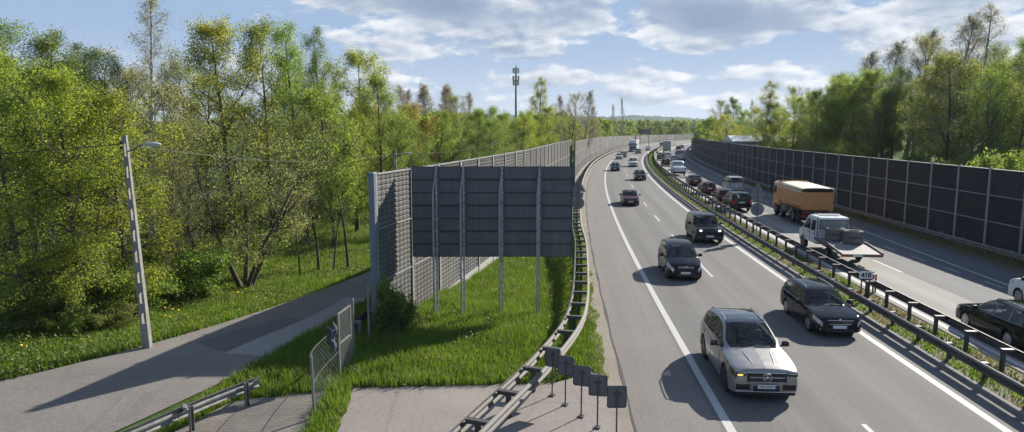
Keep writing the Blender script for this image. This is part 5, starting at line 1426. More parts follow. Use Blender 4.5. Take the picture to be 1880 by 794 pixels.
def utility():
    root = empty('utility_truck', (0,0,0), 0, 'white utility truck with a tall cab and low load bed in the outbound bend', 'truck')
    wm = col_mat('utility_white', (.68,.70,.72), .45)
    q = MB(); q.bbox((0,1.6,1.05),(1.95,3.2,.75),.08); q.build('load_box', wm, root)
    q = MB(); q.bbox((0,4.2,1.5),(1.95,2.2,1.5),.2); cb = q.build('cab', wm, root, smooth=40)
    q = MB(); q.bbox((0,3.09,1.9),(1.6,.04,.5),.02); q.build('rear_window', M['glass'], cb)
    q = MB(); q.bbox((0,.0,.55),(1.95,.16,.3),.05); q.build('rear_bumper', M['plastic'], root)
    q = MB(); q.bbox((0,-.085,.75),(.52,.02,.115),.005); q.build('number_plate', M['plate'], root)
    for sgn in (1,-1):
        q = MB(); q.bbox((sgn*.88,-.0,1.1),(.16,.06,.34),.02); q.build('tail_light', M['tail'], root)
        q = MB(); q.bbox((sgn*.985,4.3,1.85),(.03,.9,.45),.01); q.build('side_window', M['glass'], cb)
        q = MB(); q.bbox((sgn*1.15,4.9,1.7),(.2,.12,.24),.04); q.build('wing_mirror', M['plastic'], root)
        for yy in (.95,4.6): hgv_wheel(root, sgn*.84, yy, .36, .24, sgn)
    q = MB(); q.box((0,2.6,.6),(.8,4.6,.22)); q.build('chassis', M['plastic'], root)
    q = MB(); q.bbox((0,5.6,1.0),(1.9,.9,.7),.15); q.build('bonnet', wm, root, smooth=40)
    return root
o = utility(); o.location, rz = lane_pose(115.5, 12.1, True); o.rotation_euler = (0,0,rz)

# ------------------------------------------------------------------ trees
def tube_np(pts, rad, n):
    """numpy tube: pts (k,3), rad (k,) -> verts, faces"""
    k = len(pts); d = np.gradient(pts, axis=0); d /= np.linalg.norm(d, axis=1)[:,None]+1e-9
    ref = np.array([1.0,.2,.1]) if abs(d[0][0]) < .8 else np.array([.1,1.0,.2])
    a = ref - d*(d@ref)[:,None]; a /= np.linalg.norm(a, axis=1)[:,None]+1e-9; b = np.cross(d, a)
    t = np.arange(n)*2*PI/n
    v = pts[:,None,:] + (a[:,None,:]*np.cos(t)[None,:,None] + b[:,None,:]*np.sin(t)[None,:,None])*rad[:,None,None]
    i = np.arange(k-1)[:,None]*n; j = np.arange(n)[None,:]; j2 = (j+1) % n
    f = np.stack([i+j, i+j2, i+n+j2, i+n+j], -1).reshape(-1,4)
    return v.reshape(-1,3), f
def quad_mesh(name, V, F, mat, smooth=False):
    me = bpy.data.meshes.new(name)
    me.vertices.add(len(V)); me.vertices.foreach_set('co', np.asarray(V, np.float32).ravel())
    k = F.shape[1]; me.loops.add(F.size); me.loops.foreach_set('vertex_index', F.ravel().astype(np.int32))
    me.polygons.add(len(F)); me.polygons.foreach_set('loop_start', (np.arange(len(F))*k).astype(np.int32)); 
    me.materials.append(mat); me.update(calc_edges=True); me.validate()
    if smooth: me.polygons.foreach_set('use_smooth', [True]*len(me.polygons))
    return me
def leaves_np(centres, per, sigma, size, rng, droop=.0, squash=.8):
    n = len(centres)*per
    c = np.repeat(centres, per, 0) + rng.normal(0, 1, (n,3))*np.array([sigma, sigma, sigma*squash])
    nrm = rng.normal(0, 1, (n,3)); nrm[:,2] = np.abs(nrm[:,2])+.35; nrm /= np.linalg.norm(nrm, axis=1)[:,None]
    a = rng.normal(0, 1, (n,3)); a -= nrm*(a*nrm).sum(1)[:,None]; a /= np.linalg.norm(a, axis=1)[:,None]; b = np.cross(nrm, a)
    s = size*rng.uniform(.6, 1.35, (n,1)); 
    fold = nrm*s*.18
    V = np.stack([c - a*s*.55, c + b*s*.36 + fold, c + a*s*.55, c - b*s*.36 + fold], 1).reshape(-1,3)
    F = np.arange(n*4).reshape(-1,4); return V, F
def gen_tree(seed, H, r0=.18, clear=.25, n1=16, w=.28, n2=7, n3=5, up=.5, shape='round', per=14, sig=.28, leaf=.17, stems=1, lean=.0, wig=.04, leaf_from=.35, top=1.0, splay=.35):
    rng = np.random.default_rng(seed); WV, WF, CC = [], [], []; off = 0
    def add(pts, rad, n):
        nonlocal off
        v, f = tube_np(pts, rad, n); WV.append(v); WF.append(f+off); off += len(v)
    def limb(p, d, L_, r, k, upw, wg):
        pts = [p]; d = d/np.linalg.norm(d)
        for i in range(k):
            d = d + np.array([0,0,upw/k]) + rng.normal(0, wg, 3); d /= np.linalg.norm(d); pts.append(pts[-1] + d*L_/k)
        pts = np.array(pts); return pts, np.linspace(r, r*.28, k+1)
    for st in range(stems):
        az = 2*PI*st/max(stems,1) + rng.uniform(0,.8)
        d0 = np.array([0,0,1.0]) if stems == 1 else np.array([math.cos(az)*splay, math.sin(az)*splay, 1.0])
        Hs = H*(1 if stems == 1 else rng.uniform(.8,1.0)); rs = r0*(1 if stems == 1 else rng.uniform(.6,.85))
        base = np.array([0,0,-.25]) if stems == 1 else np.array([math.cos(az)*.12, math.sin(az)*.12, -.25])
        tp, tr = limb(base, d0 + np.array([lean,0,0]), Hs*.96, rs, 9, .25 if stems > 1 else .1, wig)
        tr = np.linspace(rs, rs*.12, len(tp)); tr[0] = rs*1.35
        add(tp, tr, 8)
        nb = n1 if stems == 1 else max(5, n1//stems+2)
        for i in range(nb):
            t = clear + (1-clear)*(i+rng.uniform(0,.9))/nb*.99
            ft = t*(len(tp)-1); i0 = min(int(ft), len(tp)-2); p = tp[i0] + (tp[i0+1]-tp[i0])*(ft-i0)
            u = (t-clear)/(1-clear)
            if shape == 'round': fl = math.sqrt(max(.06, 1-(2*u-.85)**2*.8))
            elif shape == 'cone': fl = max(.12, 1-u*.9)
            elif shape == 'column': fl = max(.25, 1-abs(2*u-.7)**2*.45)
            else: fl = max(.2, .45+.8*u-.95*max(0,u-.72)*2.2)
            L1 = H*w*fl*rng.uniform(.7,1.2); a = i*2.39996 + rng.uniform(-.4,.4)
            el = up*(.35+.75*u) + rng.uniform(-.12,.12)
            d = np.array([math.cos(a)*math.cos(el), math.sin(a)*math.cos(el), math.sin(el)])
            r1 = max(.012, tr[i0]*.5*(.6+.4*fl)); bp, br = limb(p, d, L1, r1, 5, .35*up+.05, .09)
            add(bp, br, 5)
            for j in range(n2):
                t2 = .22 + .78*(j+rng.uniform(0,.8))/n2; t2 = min(t2, .99); f2 = t2*5; k0 = min(int(f2), 4); q = bp[k0] + (bp[k0+1]-bp[k0])*(f2-k0)
                dd = bp[k0+1]-bp[k0]; dd = dd/np.linalg.norm(dd) + rng.normal(0,.6,3) + np.array([0,0,.15*up])
                L2 = L1*(.55-.28*t2)*rng.uniform(.7,1.25) + .12
                sp, sr = limb(q, dd, L2, max(.007, br[k0]*.5), 3, .12, .12)
                add(sp, sr, 4)
                for m in range(n3):
                    t3 = leaf_from + (1-leaf_from)*(m+rng.uniform(0,1))/n3; f3 = min(t3*3, 2.999); m0 = int(f3); c = sp[m0] + (sp[m0+1]-sp[m0])*(f3-m0)
                    dd3 = rng.normal(0,1,3); dd3 /= np.linalg.norm(dd3); L3 = .18+.28*L2
                    e = c + dd3*L3
                    add(np.array([c, (c+e)/2 + rng.normal(0,.03,3), e]), np.array([.006,.005,.003]), 3)
                    CC.append(e*.75 + c*.25)
            CC.append(bp[-1])
        CC.append(tp[-1])
    CC = np.array(CC); WV = np.concatenate(WV); WF = np.concatenate(WF)
    LV, LF = leaves_np(CC, per, sig, leaf, rng)
    return WV, WF, LV, LF
TREES = {}
def tree_kind(key, bark='bark', **kw):
    H = kw['H']; WV, WF, LV, LF = gen_tree(**kw)
    # plain extents for placing by height
    zmax = np.percentile(LV[:,2], 99.7); rad = np.percentile(np.hypot(LV[:,0], LV[:,1]), 96)
    TREES[key] = (quad_mesh('trunk', WV, WF, M[bark], True), quad_mesh('crown', LV, LF, M['leaf']), zmax, rad)
tree_kind('broad1', seed=11, H=14, r0=.22, clear=.10, n1=24, w=.30, n2=8, n3=5, up=.55, shape='round', per=32, sig=.26, leaf=0.101)
tree_kind('broad2', seed=12, H=14, r0=.22, clear=.14, n1=22, w=.27, n2=8, n3=5, up=.75, shape='round', per=32, sig=.25, leaf=0.098)
tree_kind('broad3', seed=15, H=14, r0=.20, clear=.12, n1=22, w=.25, n2=8, n3=5, up=.9, shape='column', per=29, sig=.24, leaf=0.093)
tree_kind('tall1', seed=21, H=17, r0=.24, clear=.34, n1=20, w=.20, n2=8, n3=5, up=.8, shape='vase', per=25, sig=.27, leaf=0.098)
tree_kind('tall2', seed=22, H=17, r0=.22, clear=.28, n1=20, w=.17, n2=7, n3=5, up=1.0, shape='column', per=24, sig=.24, leaf=0.093)
tree_kind('sparse1', seed=31, bark='bark_pale', H=16, r0=.17, clear=.14, n1=34, w=.25, n2=11, n3=7, up=.95, shape='cone', per=2, sig=.15, leaf=.068, wig=.012)
tree_kind('sparse2', seed=32, H=15, r0=.17, clear=.2, n1=28, w=.24, n2=10, n3=7, up=.9, shape='round', per=6, sig=.2, leaf=.088)
tree_kind('bare', seed=41, bark='bark_pale', H=15, r0=.16, clear=.22, n1=34, w=.17, n2=12, n3=8, up=1.2, shape='column', per=1, sig=.12, leaf=.085)
tree_kind('multi1', seed=51, H=10, r0=.20, clear=.25, n1=26, w=.34, n2=8, n3=5, up=.7, shape='vase', per=9, sig=.24, leaf=.095, stems=4, splay=.42, wig=.07)
tree_kind('multi2', seed=52, H=9, r0=.13, clear=.2, n1=24, w=.22, n2=7, n3=5, up=.8, shape='column', per=12, sig=.22, leaf=.10, stems=5, splay=.25, wig=.08)
tree_kind('slim', seed=55, H=11, r0=.10, clear=.36, n1=18, w=.22, n2=8, n3=5, up=.9, shape='round', per=15, sig=.22, leaf=0.096)
tree_kind('shrub1', seed=61, H=3.2, r0=.06, clear=.04, n1=22, w=.34, n2=6, n3=4, up=.7, shape='round', per=12, sig=.15, leaf=.12, stems=4, splay=.5, wig=.09)
tree_kind('shrub2', seed=62, H=2.2, r0=.05, clear=.02, n1=22, w=.40, n2=6, n3=4, up=.6, shape='round', per=14, sig=.13, leaf=.10, stems=5, splay=.6, wig=.09)
tree_kind('far1', seed=71, H=12, r0=.2, clear=.10, n1=16, w=.32, n2=6, n3=3, up=.6, shape='round', per=9, sig=.42, leaf=.42)
tree_kind('far2', seed=72, H=13, r0=.2, clear=.12, n1=14, w=.24, n2=6, n3=3, up=.9, shape='column', per=8, sig=.40, leaf=.40)
# leaf colours
LC = {'bright': (.245,.30,.075), 'yellow': (.30,.31,.07), 'mid': (.17,.22,.08), 'dark': (.105,.145,.06), 'olive': (.20,.22,.085), 'pale': (.27,.28,.14),
      'grey': (.28,.275,.20), 'blossom': (.46,.43,.35), 'orange': (.29,.22,.07), 'brown': (.30,.24,.17), 'fresh': (.20,.285,.085)}
trng = random.Random(99)
def put_tree(kind, x, y, ztop, col, label, group=None, width=1.0, name='tree', z0=None, cat='tree'):
    tm, cm, zmax, rad = TREES[kind]; z = gz(x, y) if z0 is None else z0
    s = (ztop - z)/zmax
    root = empty(name, (x, y, z), trng.uniform(0, 2*PI), label, cat, group)
    sw = s*width*trng.uniform(.94,1.06); root.scale = (sw, sw, s)
    link('trunk', tm, root); c = link('crown', cm, root)
    k = trng.uniform(.88,1.12); h = trng.uniform(-.05,.05); cc = LC[col]
    c.color = (cc[0]*k*(1+h), cc[1]*k, cc[2]*k*(1-h), 1)
    return root
def at(u, D): return ((u-940)/F_PX*D*.992, D)
def ptree(u, v, D, kind, col, label, group=None, width=1.0, dx=0, **k):
    x, y = at(u, D); z = CAM_H + (236-v)/F_PX*D
    return put_tree(kind, x+dx, y, z, col, label, group, width, **k)
# --- left wood, front rows
FRONT = [
 (22,95,26.5,'broad1','bright','broad bright green tree at the left edge, trunk rising from the grass by the road',1.0),
 (128,128,27,'broad2','bright','leafy bright green tree second from the left edge by the service road',1.0),
 (222,165,28.5,'broad2','yellow','yellow-green leafy tree directly behind the leaning lamp pole',1.0),
 (-60,80,30,'broad2','mid','mid green tree cut by the left edge of the picture',1.0),
 (288,225,31,'sparse2','olive','thin many-stemmed tree just right of the lamp pole, in dark undergrowth',.9),
 (345,150,38,'sparse2','grey','grey budding tree with few leaves between the pale poplar and the dark-stemmed tree',1.15),
 (436,205,35.6,'multi1','pale','dark-stemmed spreading tree with thin pale leaves on the sunny grass',1.05),
 (268,-18,46,'sparse1','grey','very tall slim pale poplar, nearly bare, sticking out above the wood',1.15),
 (420,40,52,'broad2','yellow','tall tree with a rounded olive-yellow top, left of the pair of highest crowns',.85),
 (492,40,54,'broad2','olive','tall olive tree whose round top stands highest in the middle of the left wood',.8),
 (558,52,52,'tall2','fresh','slender fresh green tree just right of the highest olive crown',.95),
 (606,58,50,'tall2','mid','narrow upright green tree with a pointed top in the left wood',.75),
 (650,100,58,'broad1','yellow','yellow-green tree at the right shoulder of the left wood',.85),
 (690,135,54,'broad3','bright','bright green tree ending the left wood above the noise wall end',.9),
 (632,160,42.5,'slim','bright','light green tree with slim dark trunk at the grass edge near the noise wall',.9),
 (540,300,40,'slim','blossom','small tree with whitish blossom at the edge of the grass',.85),
 (576,215,42,'sparse2','olive','slim olive tree with visible branches beside the blossoming one',.9),
 (604,250,42.5,'slim','mid','slim green tree between the blossoming tree and the light green one',.8),
 (180,92,47,'tall1','dark','dark green tree whose crown shows behind the leaning lamp pole, left of the poplar',.95),
 (75,62,45,'broad3','mid','mid green tree rising behind the two bright trees on the left',1.1),
 (5,45,44,'tall1','fresh','tall fresh green tree at the top left corner of the wood',1.1),
 (125,85,52,'tall2','dark','dark narrow tree behind the leafy trees on the left',1.2),
 (375,95,56,'tall2','mid','mid green tree in the gap right of the pale poplar',1.0),
 (335,115,60,'tall1','olive','olive tree partly hidden behind the grey budding tree',1.0),
 (525,150,60,'broad3','mid','mid green tree filling the middle of the left wood below the high crowns',1.0),
 (470,175,58,'sparse2','grey','grey thinly leaved tree behind the dark-stemmed spreading one',1.1),
 (205,120,60,'sparse2','grey','greyish thin tree between the dark crown and the pale poplar',1.0),
 (720,215,56,'broad1','mid','rounded mid green tree behind the second street lamp',.8),
 (270,130,56,'sparse2','pale','pale thin tree at the foot of the tall slim poplar',1.0),
]
for (u, v, D, kd, c, lab, wd) in FRONT: ptree(u, v, D, kd, c, lab, None, wd)
# trees seen only as trunks and leaf mass inside the wood
for i in range(34):
    D = trng.uniform(46, 84); u = trng.uniform(-160, 720)
    if u > 330: D = trng.uniform(66, 95)
    lim = float(np.interp(u, [-160,0,90,180,270,330,420,560,650,720], [80,80,90,115,190,160,80,85,135,210]))
    v = lim + trng.uniform(20, 70)
    ptree(u, v, D, trng.choice(['broad1','broad2','broad3','tall1','tall2','sparse2']), trng.choice(['mid','mid','olive','bright','dark','fresh','grey']), 'tree deep inside the left wood, mostly hidden by those in front', 'trees deep inside the left wood')
# understorey along the wood edge
SH = [(70,560,29),(150,545,30),(330,520,33),(365,500,40),(260,520,31),(400,450,60),(500,440,66),(575,440,70),(640,440,72),(120,530,30),(300,480,36),(230,500,34)]
for i, (u, v, D) in enumerate(SH):
    x, y = at(u, D)
    put_tree(trng.choice(['shrub1','shrub2']), x, y, gz(x,y)+trng.uniform(1.0,3.8), trng.choice(['mid','bright','olive','bright','fresh']), 'wild leafy shrub in the undergrowth along the edge of the left wood', 'shrubs along the left wood edge', trng.uniform(.85,1.2), name='shrub', cat='shrub')
for (u, D, hh) in [(15,25.6,1.2),(62,26.5,1.7),(100,25.4,.9),(150,27,1.5),(188,26.4,1.1),(215,29,2.0),(30,29,2.2),(120,30,2.4),(-20,27,1.8)]:
    x, y = at(u, D)
    put_tree(trng.choice(['shrub1','shrub2']), x, y, gz(x,y)+hh, trng.choice(['mid','bright','fresh','olive']), 'wild leafy shrub in the undergrowth along the edge of the left wood', 'shrubs along the left wood edge', trng.uniform(.9,1.5), name='shrub', cat='shrub')
# the big bush at the wall end
x, y = -4.35, 25.6
put_tree('shrub2', x, y, 2.15, 'mid', 'big dark green bush at the foot of the noise wall end', None, .47, name='bush', cat='bush')
put_tree('shrub2', x-.45, y+.4, 1.5, 'mid', 'smaller dark bush tucked behind the big bush by the wall post', None, .42, name='bush', cat='bush')
# --- beyond the left noise wall
MID = [
 (762,190,78,'broad2','orange','orange-tinted tree just right of the left wood, beyond the noise wall',.95),(742,205,70,'broad1','mid','mid green tree at the left end of the row beyond the noise wall',.9),
 (800,205,82,'broad1','bright','bright green tree beside the orange-tinted one beyond the wall',.95),(845,175,96,'sparse2','pale','pale thin tree standing before the bare poplars',.9),
 (872,200,88,'broad2','fresh','fresh green tree left of the mobile mast',.95),(915,198,92,'broad1','mid','mid green round tree at the foot of the mast',.95),
 (958,205,100,'broad1','bright','bright green tree right below the mast',.9),(988,146,124,'tall2','pale','tall pale green poplar right of the mast',1.05),
 (1012,195,115,'broad2','yellow','yellow-green tree right of the tall pale poplar',.9),(1072,168,150,'bare','brown','bare brown poplar standing tall near the end of the near wall',1.2),
 (1045,172,140,'sparse2','brown','brownish half-bare tree near the gap between the two walls',.9),(1030,175,150,'bare','brown','slim bare poplar between the pale poplar and the brownish tree',1.0),
 (1128,192,290,'bare','brown','thin bare poplar left of the one alone against the hills',.6),(1144,180,325,'bare','brown','very thin bare poplar standing alone against the hazy hills',.5),
 (1095,195,205,'bare','brown','short bare tree above the start of the far pale wall',1.0),
 (1085,218,235,'far1','fresh','fresh green round tree above the start of the far pale wall',.9),(1115,221,265,'far1','bright','bright green tree above the far pale wall, near the thin poplars',.9),(1055,222,155,'far1','bright','bright green low tree in the gap between the two walls',.9)]
for (u, v, D, kd, c, lab, wd) in MID: ptree(u, v, D, kd, c, lab, None, wd)
for i, (u, v) in enumerate([(735,165),(752,158),(770,160),(790,154),(806,160),(822,157),(838,164),(856,170)]):
    ptree(u, v, 120+trng.uniform(-8,8), 'bare', 'brown', 'bare brownish poplar in the row behind the green trees left of the mast', 'bare poplars left of the mast', 1.3)
for i in range(34):
    D = trng.uniform(80, 230); u = trng.uniform(735, 1120)
    if to_road((u-940)/F_PX*D, D)[1] > -9 : continue
    ptree(u, trng.uniform(203, 222), D, trng.choice(['far1','far2','broad1','broad2']), trng.choice(['mid','bright','fresh','yellow','olive']), 'green tree in the mixed row beyond the left noise wall', 'trees beyond the left noise wall')
# --- far wood closing the valley
for i in range(64):
    s = trng.uniform(190, 700); off = -trng.uniform(11, 130); x, y = road(s, off)
    put_tree(trng.choice(['far1','far2']), x, y, trng.uniform(8, 13), trng.choice(['mid','fresh','olive','bright']), 'small far tree closing the valley beyond the bend', 'far trees beyond the bend')
for i in range(80):
    D = trng.uniform(455, 640); u = trng.uniform(1085, 1330); x, y = at(u, D)
    if abs(to_road(x, y)[1]) < 14 and D < 640: y += 60
    put_tree(trng.choice(['far1','far2']), x, y, CAM_H + (236-trng.uniform(219,229))/F_PX*D, trng.choice(['mid','fresh','olive','bright']), 'small far tree closing the valley beyond the bend', 'far trees beyond the bend', 1.3)
# --- right side, behind the dark wall
RIGHT = [
 (1868,100,50,'broad1','olive','olive-yellow tree at the right edge above the dark wall',1.0),(1900,70,58,'broad2','mid','green tree cut by the right edge of the picture',1.0),
 (1785,18,62,'sparse1','grey','tall grey tree with thin twigs, the highest on the right',1.6),(1735,35,64,'bare','grey','tall bare grey tree left of the highest one on the right',2.0),(1822,85,66,'tall1','fresh','bright leafy tree behind the olive one at the right edge',1.0),
 (1755,125,56,'sparse2','olive','thin dark-stemmed tree with scattered leaves close behind the dark wall',1.0),(1700,70,70,'sparse2','grey','grey thin tree left of the two highest on the right',1.0),(1665,58,74,'bare','grey','slim bare tree in the grey group on the right',2.0),
 (1685,150,60,'tall2','dark','dark slender tree close to the dark wall',1.1),(1640,125,66,'tall1','mid','mid green tree in the centre of the right-hand wood',1.1),(1605,82,82,'bare','grey','bare grey tree rising above the dark green ones on the right',2.2),(1560,98,92,'bare','grey','bare grey tree above the left shoulder of the right-hand wood',2.2),
 (1590,140,76,'broad3','mid','dense dark green tree in the right-hand wood, above the tipper lorry',1.1),(1540,135,82,'broad2','mid','dense fresh green tree above the tipper lorry',1.0),(1505,165,88,'broad2','mid','rounded green tree stepping down left of the fresh green one',1.0),
 (1458,160,112,'sparse2','pale','pale thin tree in the low part of the right-hand row',1.1),(1400,152,118,'tall2','pale','pale poplar-like tree above the small white roof',1.2),(1375,185,130,'sparse1','pale','slim pale tree beside the poplar-like one above the white roof',.9),
 (1432,205,108,'broad1','yellow','yellowish low tree between the pale thin trees on the right',1.0),(1345,180,155,'broad3','mid','dark green tree at the left end of the right-hand row',1.0),(1318,185,175,'sparse2','olive','thin olive tree at the very left of the right-hand row',1.2),
 (1335,212,142,'broad1','yellow','yellow-green bushy tree above the end of the dark wall',1.0),(1300,215,185,'far1','bright','bright low tree at the end of the dark wall beside the motorway vanishing',1.0),(1290,228,190,'far1','fresh','low fresh green tree hiding the motorway end',1.0),
 (1480,195,100,'broad1','olive','olive tree in the right-hand row, near its low part',1.0)]
for (u, v, D, kd, c, lab, wd) in RIGHT: ptree(u, v, D*float(np.interp(u, [1330,1450,1600],[1,1.2,1.38])), kd, c, lab, None, wd*(.82 if u > 1450 else 1))
for i in range(56):
    D = trng.uniform(64, 165); xm = np.interp(D, [45,66,90,111,155], [33,35,37,39.5,45]); u = None
    x = xm + trng.uniform(9, 34); u = 940 + x/D*F_PX
    if u > 2050: continue
    lim = float(np.interp(u, [1280,1340,1400,1480,1530,1600,1700,1780,1880,2050], [225,205,200,185,165,130,95,80,110,110]))
    ptree(u, lim+trng.uniform(5,60), D, trng.choice(['broad1','broad3','tall1','tall2','sparse2','sparse2']), trng.choice(['mid','dark','olive','fresh','pale','mid']), 'tree deep inside the right-hand wood, mostly hidden by those along the wall', 'trees deep inside the right wood')
for (u, v, D) in [(1395,200,135),(1425,190,128),(1455,178,122),(1485,172,118),(1515,160,112),(1545,150,108),(1575,142,104),(1610,128,100),(1365,205,150)]:
    ptree(u, v, D, trng.choice(['broad1','broad2','broad3']), trng.choice(['mid','fresh','bright']), 'tree deep inside the right-hand wood, mostly hidden by those along the wall', 'trees deep inside the right wood')
for (u, v, D, c) in [(1850,281,49,'mid'),(1905,277,48,'mid'),(1800,291,52,'dark')]:
    x, y = at(u, D); put_tree('shrub1', x, y, CAM_H+(236-v)/F_PX*D, c, {1850:'bright bush peeping over the dark wall at the right edge',1905:'bright bush behind the dark wall, cut by the right edge',1800:'smaller green bush peeping over the dark wall left of the bright one'}[u], None, .62, name='bush', cat='bush')
for i in range(24):
    s = trng.uniform(48, 190); x, y = road(s, wall_off(s)+trng.uniform(5.5,9))
    put_tree(trng.choice(['shrub1','shrub2']), x, y, trng.uniform(3.5,6.0), trng.choice(['mid','dark','olive']), 'shrub close behind the dark noise wall, showing only between the trunks', 'shrubs behind the dark noise wall', .7, name='shrub', cat='shrub')

# ------------------------------------------------------------------ grass, weeds
def blades(name, P_, h, w, mat, rng, lean=.35):
    """one bent blade (two quads) per point"""
    n = len(P_); hh = h*rng.uniform(.45,1.25,(n,1)); a = rng.uniform(0,2*PI,n); d = np.stack([np.cos(a),np.sin(a),np.zeros(n)],1); sd_ = np.stack([-np.sin(a),np.cos(a),np.zeros(n)],1)
    ww = w*rng.uniform(.7,1.4,(n,1)); ln = lean*rng.uniform(.2,1.6,(n,1)); up = np.array([0,0,1.0])
    p0, p1 = P_-sd_*ww/2, P_+sd_*ww/2; m = P_ + d*hh*ln*.35 + up*hh*.6; m0, m1 = m-sd_*ww*.4, m+sd_*ww*.4; t = P_ + d*hh*ln + up*hh
    t0, t1 = t-sd_*ww*.08, t+sd_*ww*.08
    V = np.stack([p0,p1,m0,m1,t0,t1],1).reshape(-1,3); b = (np.arange(n)*6)[:,None]
    F = np.concatenate([b+np.array([[0,1,3,2]]), b+np.array([[2,3,5,4]])]); 
    return quad_mesh(name, V, F, mat)
def in_poly(x, y, poly):
    poly = np.array(poly); ins = np.zeros(len(x), bool); j = len(poly)-1
    for i in range(len(poly)):
        xi, yi = poly[i]; xj, yj = poly[j]; c = ((yi > y) != (yj > y)) & (x < (xj-xi)*(y-yi)/(yj-yi+1e-12)+xi); ins ^= c; j = i
    return ins
ROADP = RN + RF[::-1]
# smooth outline used by the service road sheet
def _rs(pl, ny=140):
    pl = np.array(pl, float); d = np.concatenate([[0], np.cumsum(np.hypot(*np.diff(pl, axis=0).T))]); t = np.linspace(0, d[-1], ny+1)
    P_ = np.stack([np.interp(t, d, pl[:,0]), np.interp(t, d, pl[:,1])], 1)
    for _ in range(6): P_[1:-1] = (P_[:-2]+2*P_[1:-1]+P_[2:])/4
    return P_
ROADP = np.concatenate([_rs(RN), _rs(RF)[::-1]])
def vnoise(x, y, f, seed):
    """cheap value noise for patchy growth"""
    r = np.random.default_rng(seed); ph = r.uniform(0, 6.28, (6,3)); out = 0
    for k in range(6):
        a = ph[k,0]; out = out + np.sin((x*np.cos(a)+y*np.sin(a))*f*(1+.5*k) + ph[k,1])/(1+.4*k)
    return out/3.2
def scatter(n, x0, x1, y0, y1, rng, keep):
    x = rng.uniform(x0, x1, n); y = rng.uniform(y0, y1, n); k = keep(x, y); return x[k], y[k]
def field_left(x, y):
    o = offs_arr(x, y); fp = np.array(FP); rx = np.interp(y, fp[:,1], fp[:,0])
    lw = np.array(LW); wx = np.interp(y, lw[:,1], lw[:,0])
    k = (o < -2.75+.25*vnoise(x,y,1.6,5)) & ~in_poly(x, y, APRON) & ~in_poly(x, y, PAVERS) & ~in_poly(x, y, ROADP)
    k &= ~((y > 27) & (np.abs(x-wx) < .15))
    k &= ~((x > rx-.1) & (y < 20.3))
    return k
rng = np.random.default_rng(5)
V_ = []
x1, y1 = scatter(340000, -9, 5.2, 13, 60, rng, lambda x, y: field_left(x, y) & (vnoise(x,y,2.3,91) + .4*rng.uniform(-1,1,len(x)) > -.62) & (rng.uniform(0,1,len(x)) < np.clip(34/y,.15,1)**1.5) & ((x > np.interp(y,[0,20,27,34,57],[-9,-8.9,-7.5,-6.8,-2.3]))))
P1 = np.stack([x1, y1, ground_z(x1, y1)], 1); h1 = .20 + .13*(vnoise(x1,y1,.9,3)+.6).clip(0,1.6)
h1 = h1*np.clip((offs_arr(x1,y1)+2.5)/-1.2, .45, 1.15)
tag(link('grass', blades('grass', P1, h1[:,None]*.85, .021, M['grass'], rng)), kind='stuff')
def far_bank(x, y):
    rf = _rs(RF); edge = np.interp(y, rf[30:,1], rf[30:,0]); return (~in_poly(x, y, ROADP)) & (x < edge)
x2, y2 = scatter(400000, -30, -3, 17, 62, rng, lambda x, y: far_bank(x, y) & (rng.uniform(0,1,len(x)) < np.clip(30/y,.15,1)**1.6))
P2 = np.stack([x2, y2, ground_z(x2, y2)], 1); h2 = .17 + .16*(vnoise(x2,y2,.7,8)+.5).clip(0,1.6)
tag(link('grass', blades('grass', P2, h2[:,None]*.85, .026, M['grass'], rng)), kind='stuff')
# dead stalks and bare spots in the verges
xs_d = np.concatenate([x1[::9], x2[::11]]); ys_d = np.concatenate([y1[::9], y2[::11]]); kd_ = vnoise(xs_d, ys_d, 1.1, 71) > .0; xs_d, ys_d = xs_d[kd_], ys_d[kd_]
tag(link('dry_grass', blades('dry_grass', np.stack([xs_d+.03, ys_d, ground_z(xs_d, ys_d)], 1), np.full((len(xs_d),1), .30), .014, M['dry'], rng, .5)), kind='stuff')
# broad weeds
xw, yw = scatter(30000, -30, 4.5, 17, 60, rng, lambda x, y: (far_bank(x,y) | (field_left(x,y) & (x > -5))) & (vnoise(x,y,.8,21) > .05) & ((x < -6) | (rng.uniform(0,1,len(x)) < .5)))
Pw = np.stack([xw, yw, ground_z(xw, yw)+.14], 1); LVw, LFw = leaves_np(Pw, 8, .12, .085, rng)
tag(link('weeds', quad_mesh('weeds', LVw, LFw, M['weed'])), kind='stuff')
# undergrowth between the trunks
xu, yu = scatter(26000, -50, -8, 24, 75, rng, lambda x, y: (x < np.interp(y, [24,30,34,45,60,61,75],[-15,-17,-20,-27,-34,-10,-8])) & (vnoise(x,y,.8,33) > -.15))
Pu = np.stack([xu, yu, ground_z(xu, yu)+rng.uniform(.03,.75,len(xu))**1.6*(.25+.9*vnoise(xu,yu,.9,34).clip(0,1))], 1); LVu, LFu = leaves_np(Pu, 12, .24, .115, rng)
tag(link('undergrowth', quad_mesh('undergrowth', LVu, LFu, M['weed'])), kind='stuff')
# dandelions
xd, yd = scatter(2600, -17, -5, 21, 44, rng, lambda x, y: far_bank(x,y) & (vnoise(x,y,.55,44) > .12)); k_ = rng.uniform(0,1,len(xd)) < .5; xd, yd = xd[k_], yd[k_]
Pd = np.stack([xd, yd, ground_z(xd, yd)+rng.uniform(.22,.36,len(xd))], 1); LVd, LFd = leaves_np(Pd, 2, .02, .075, rng)
tag(link('dandelion_flowers', quad_mesh('dandelion_flowers', LVd, LFd, M['dandelion'])), kind='stuff')
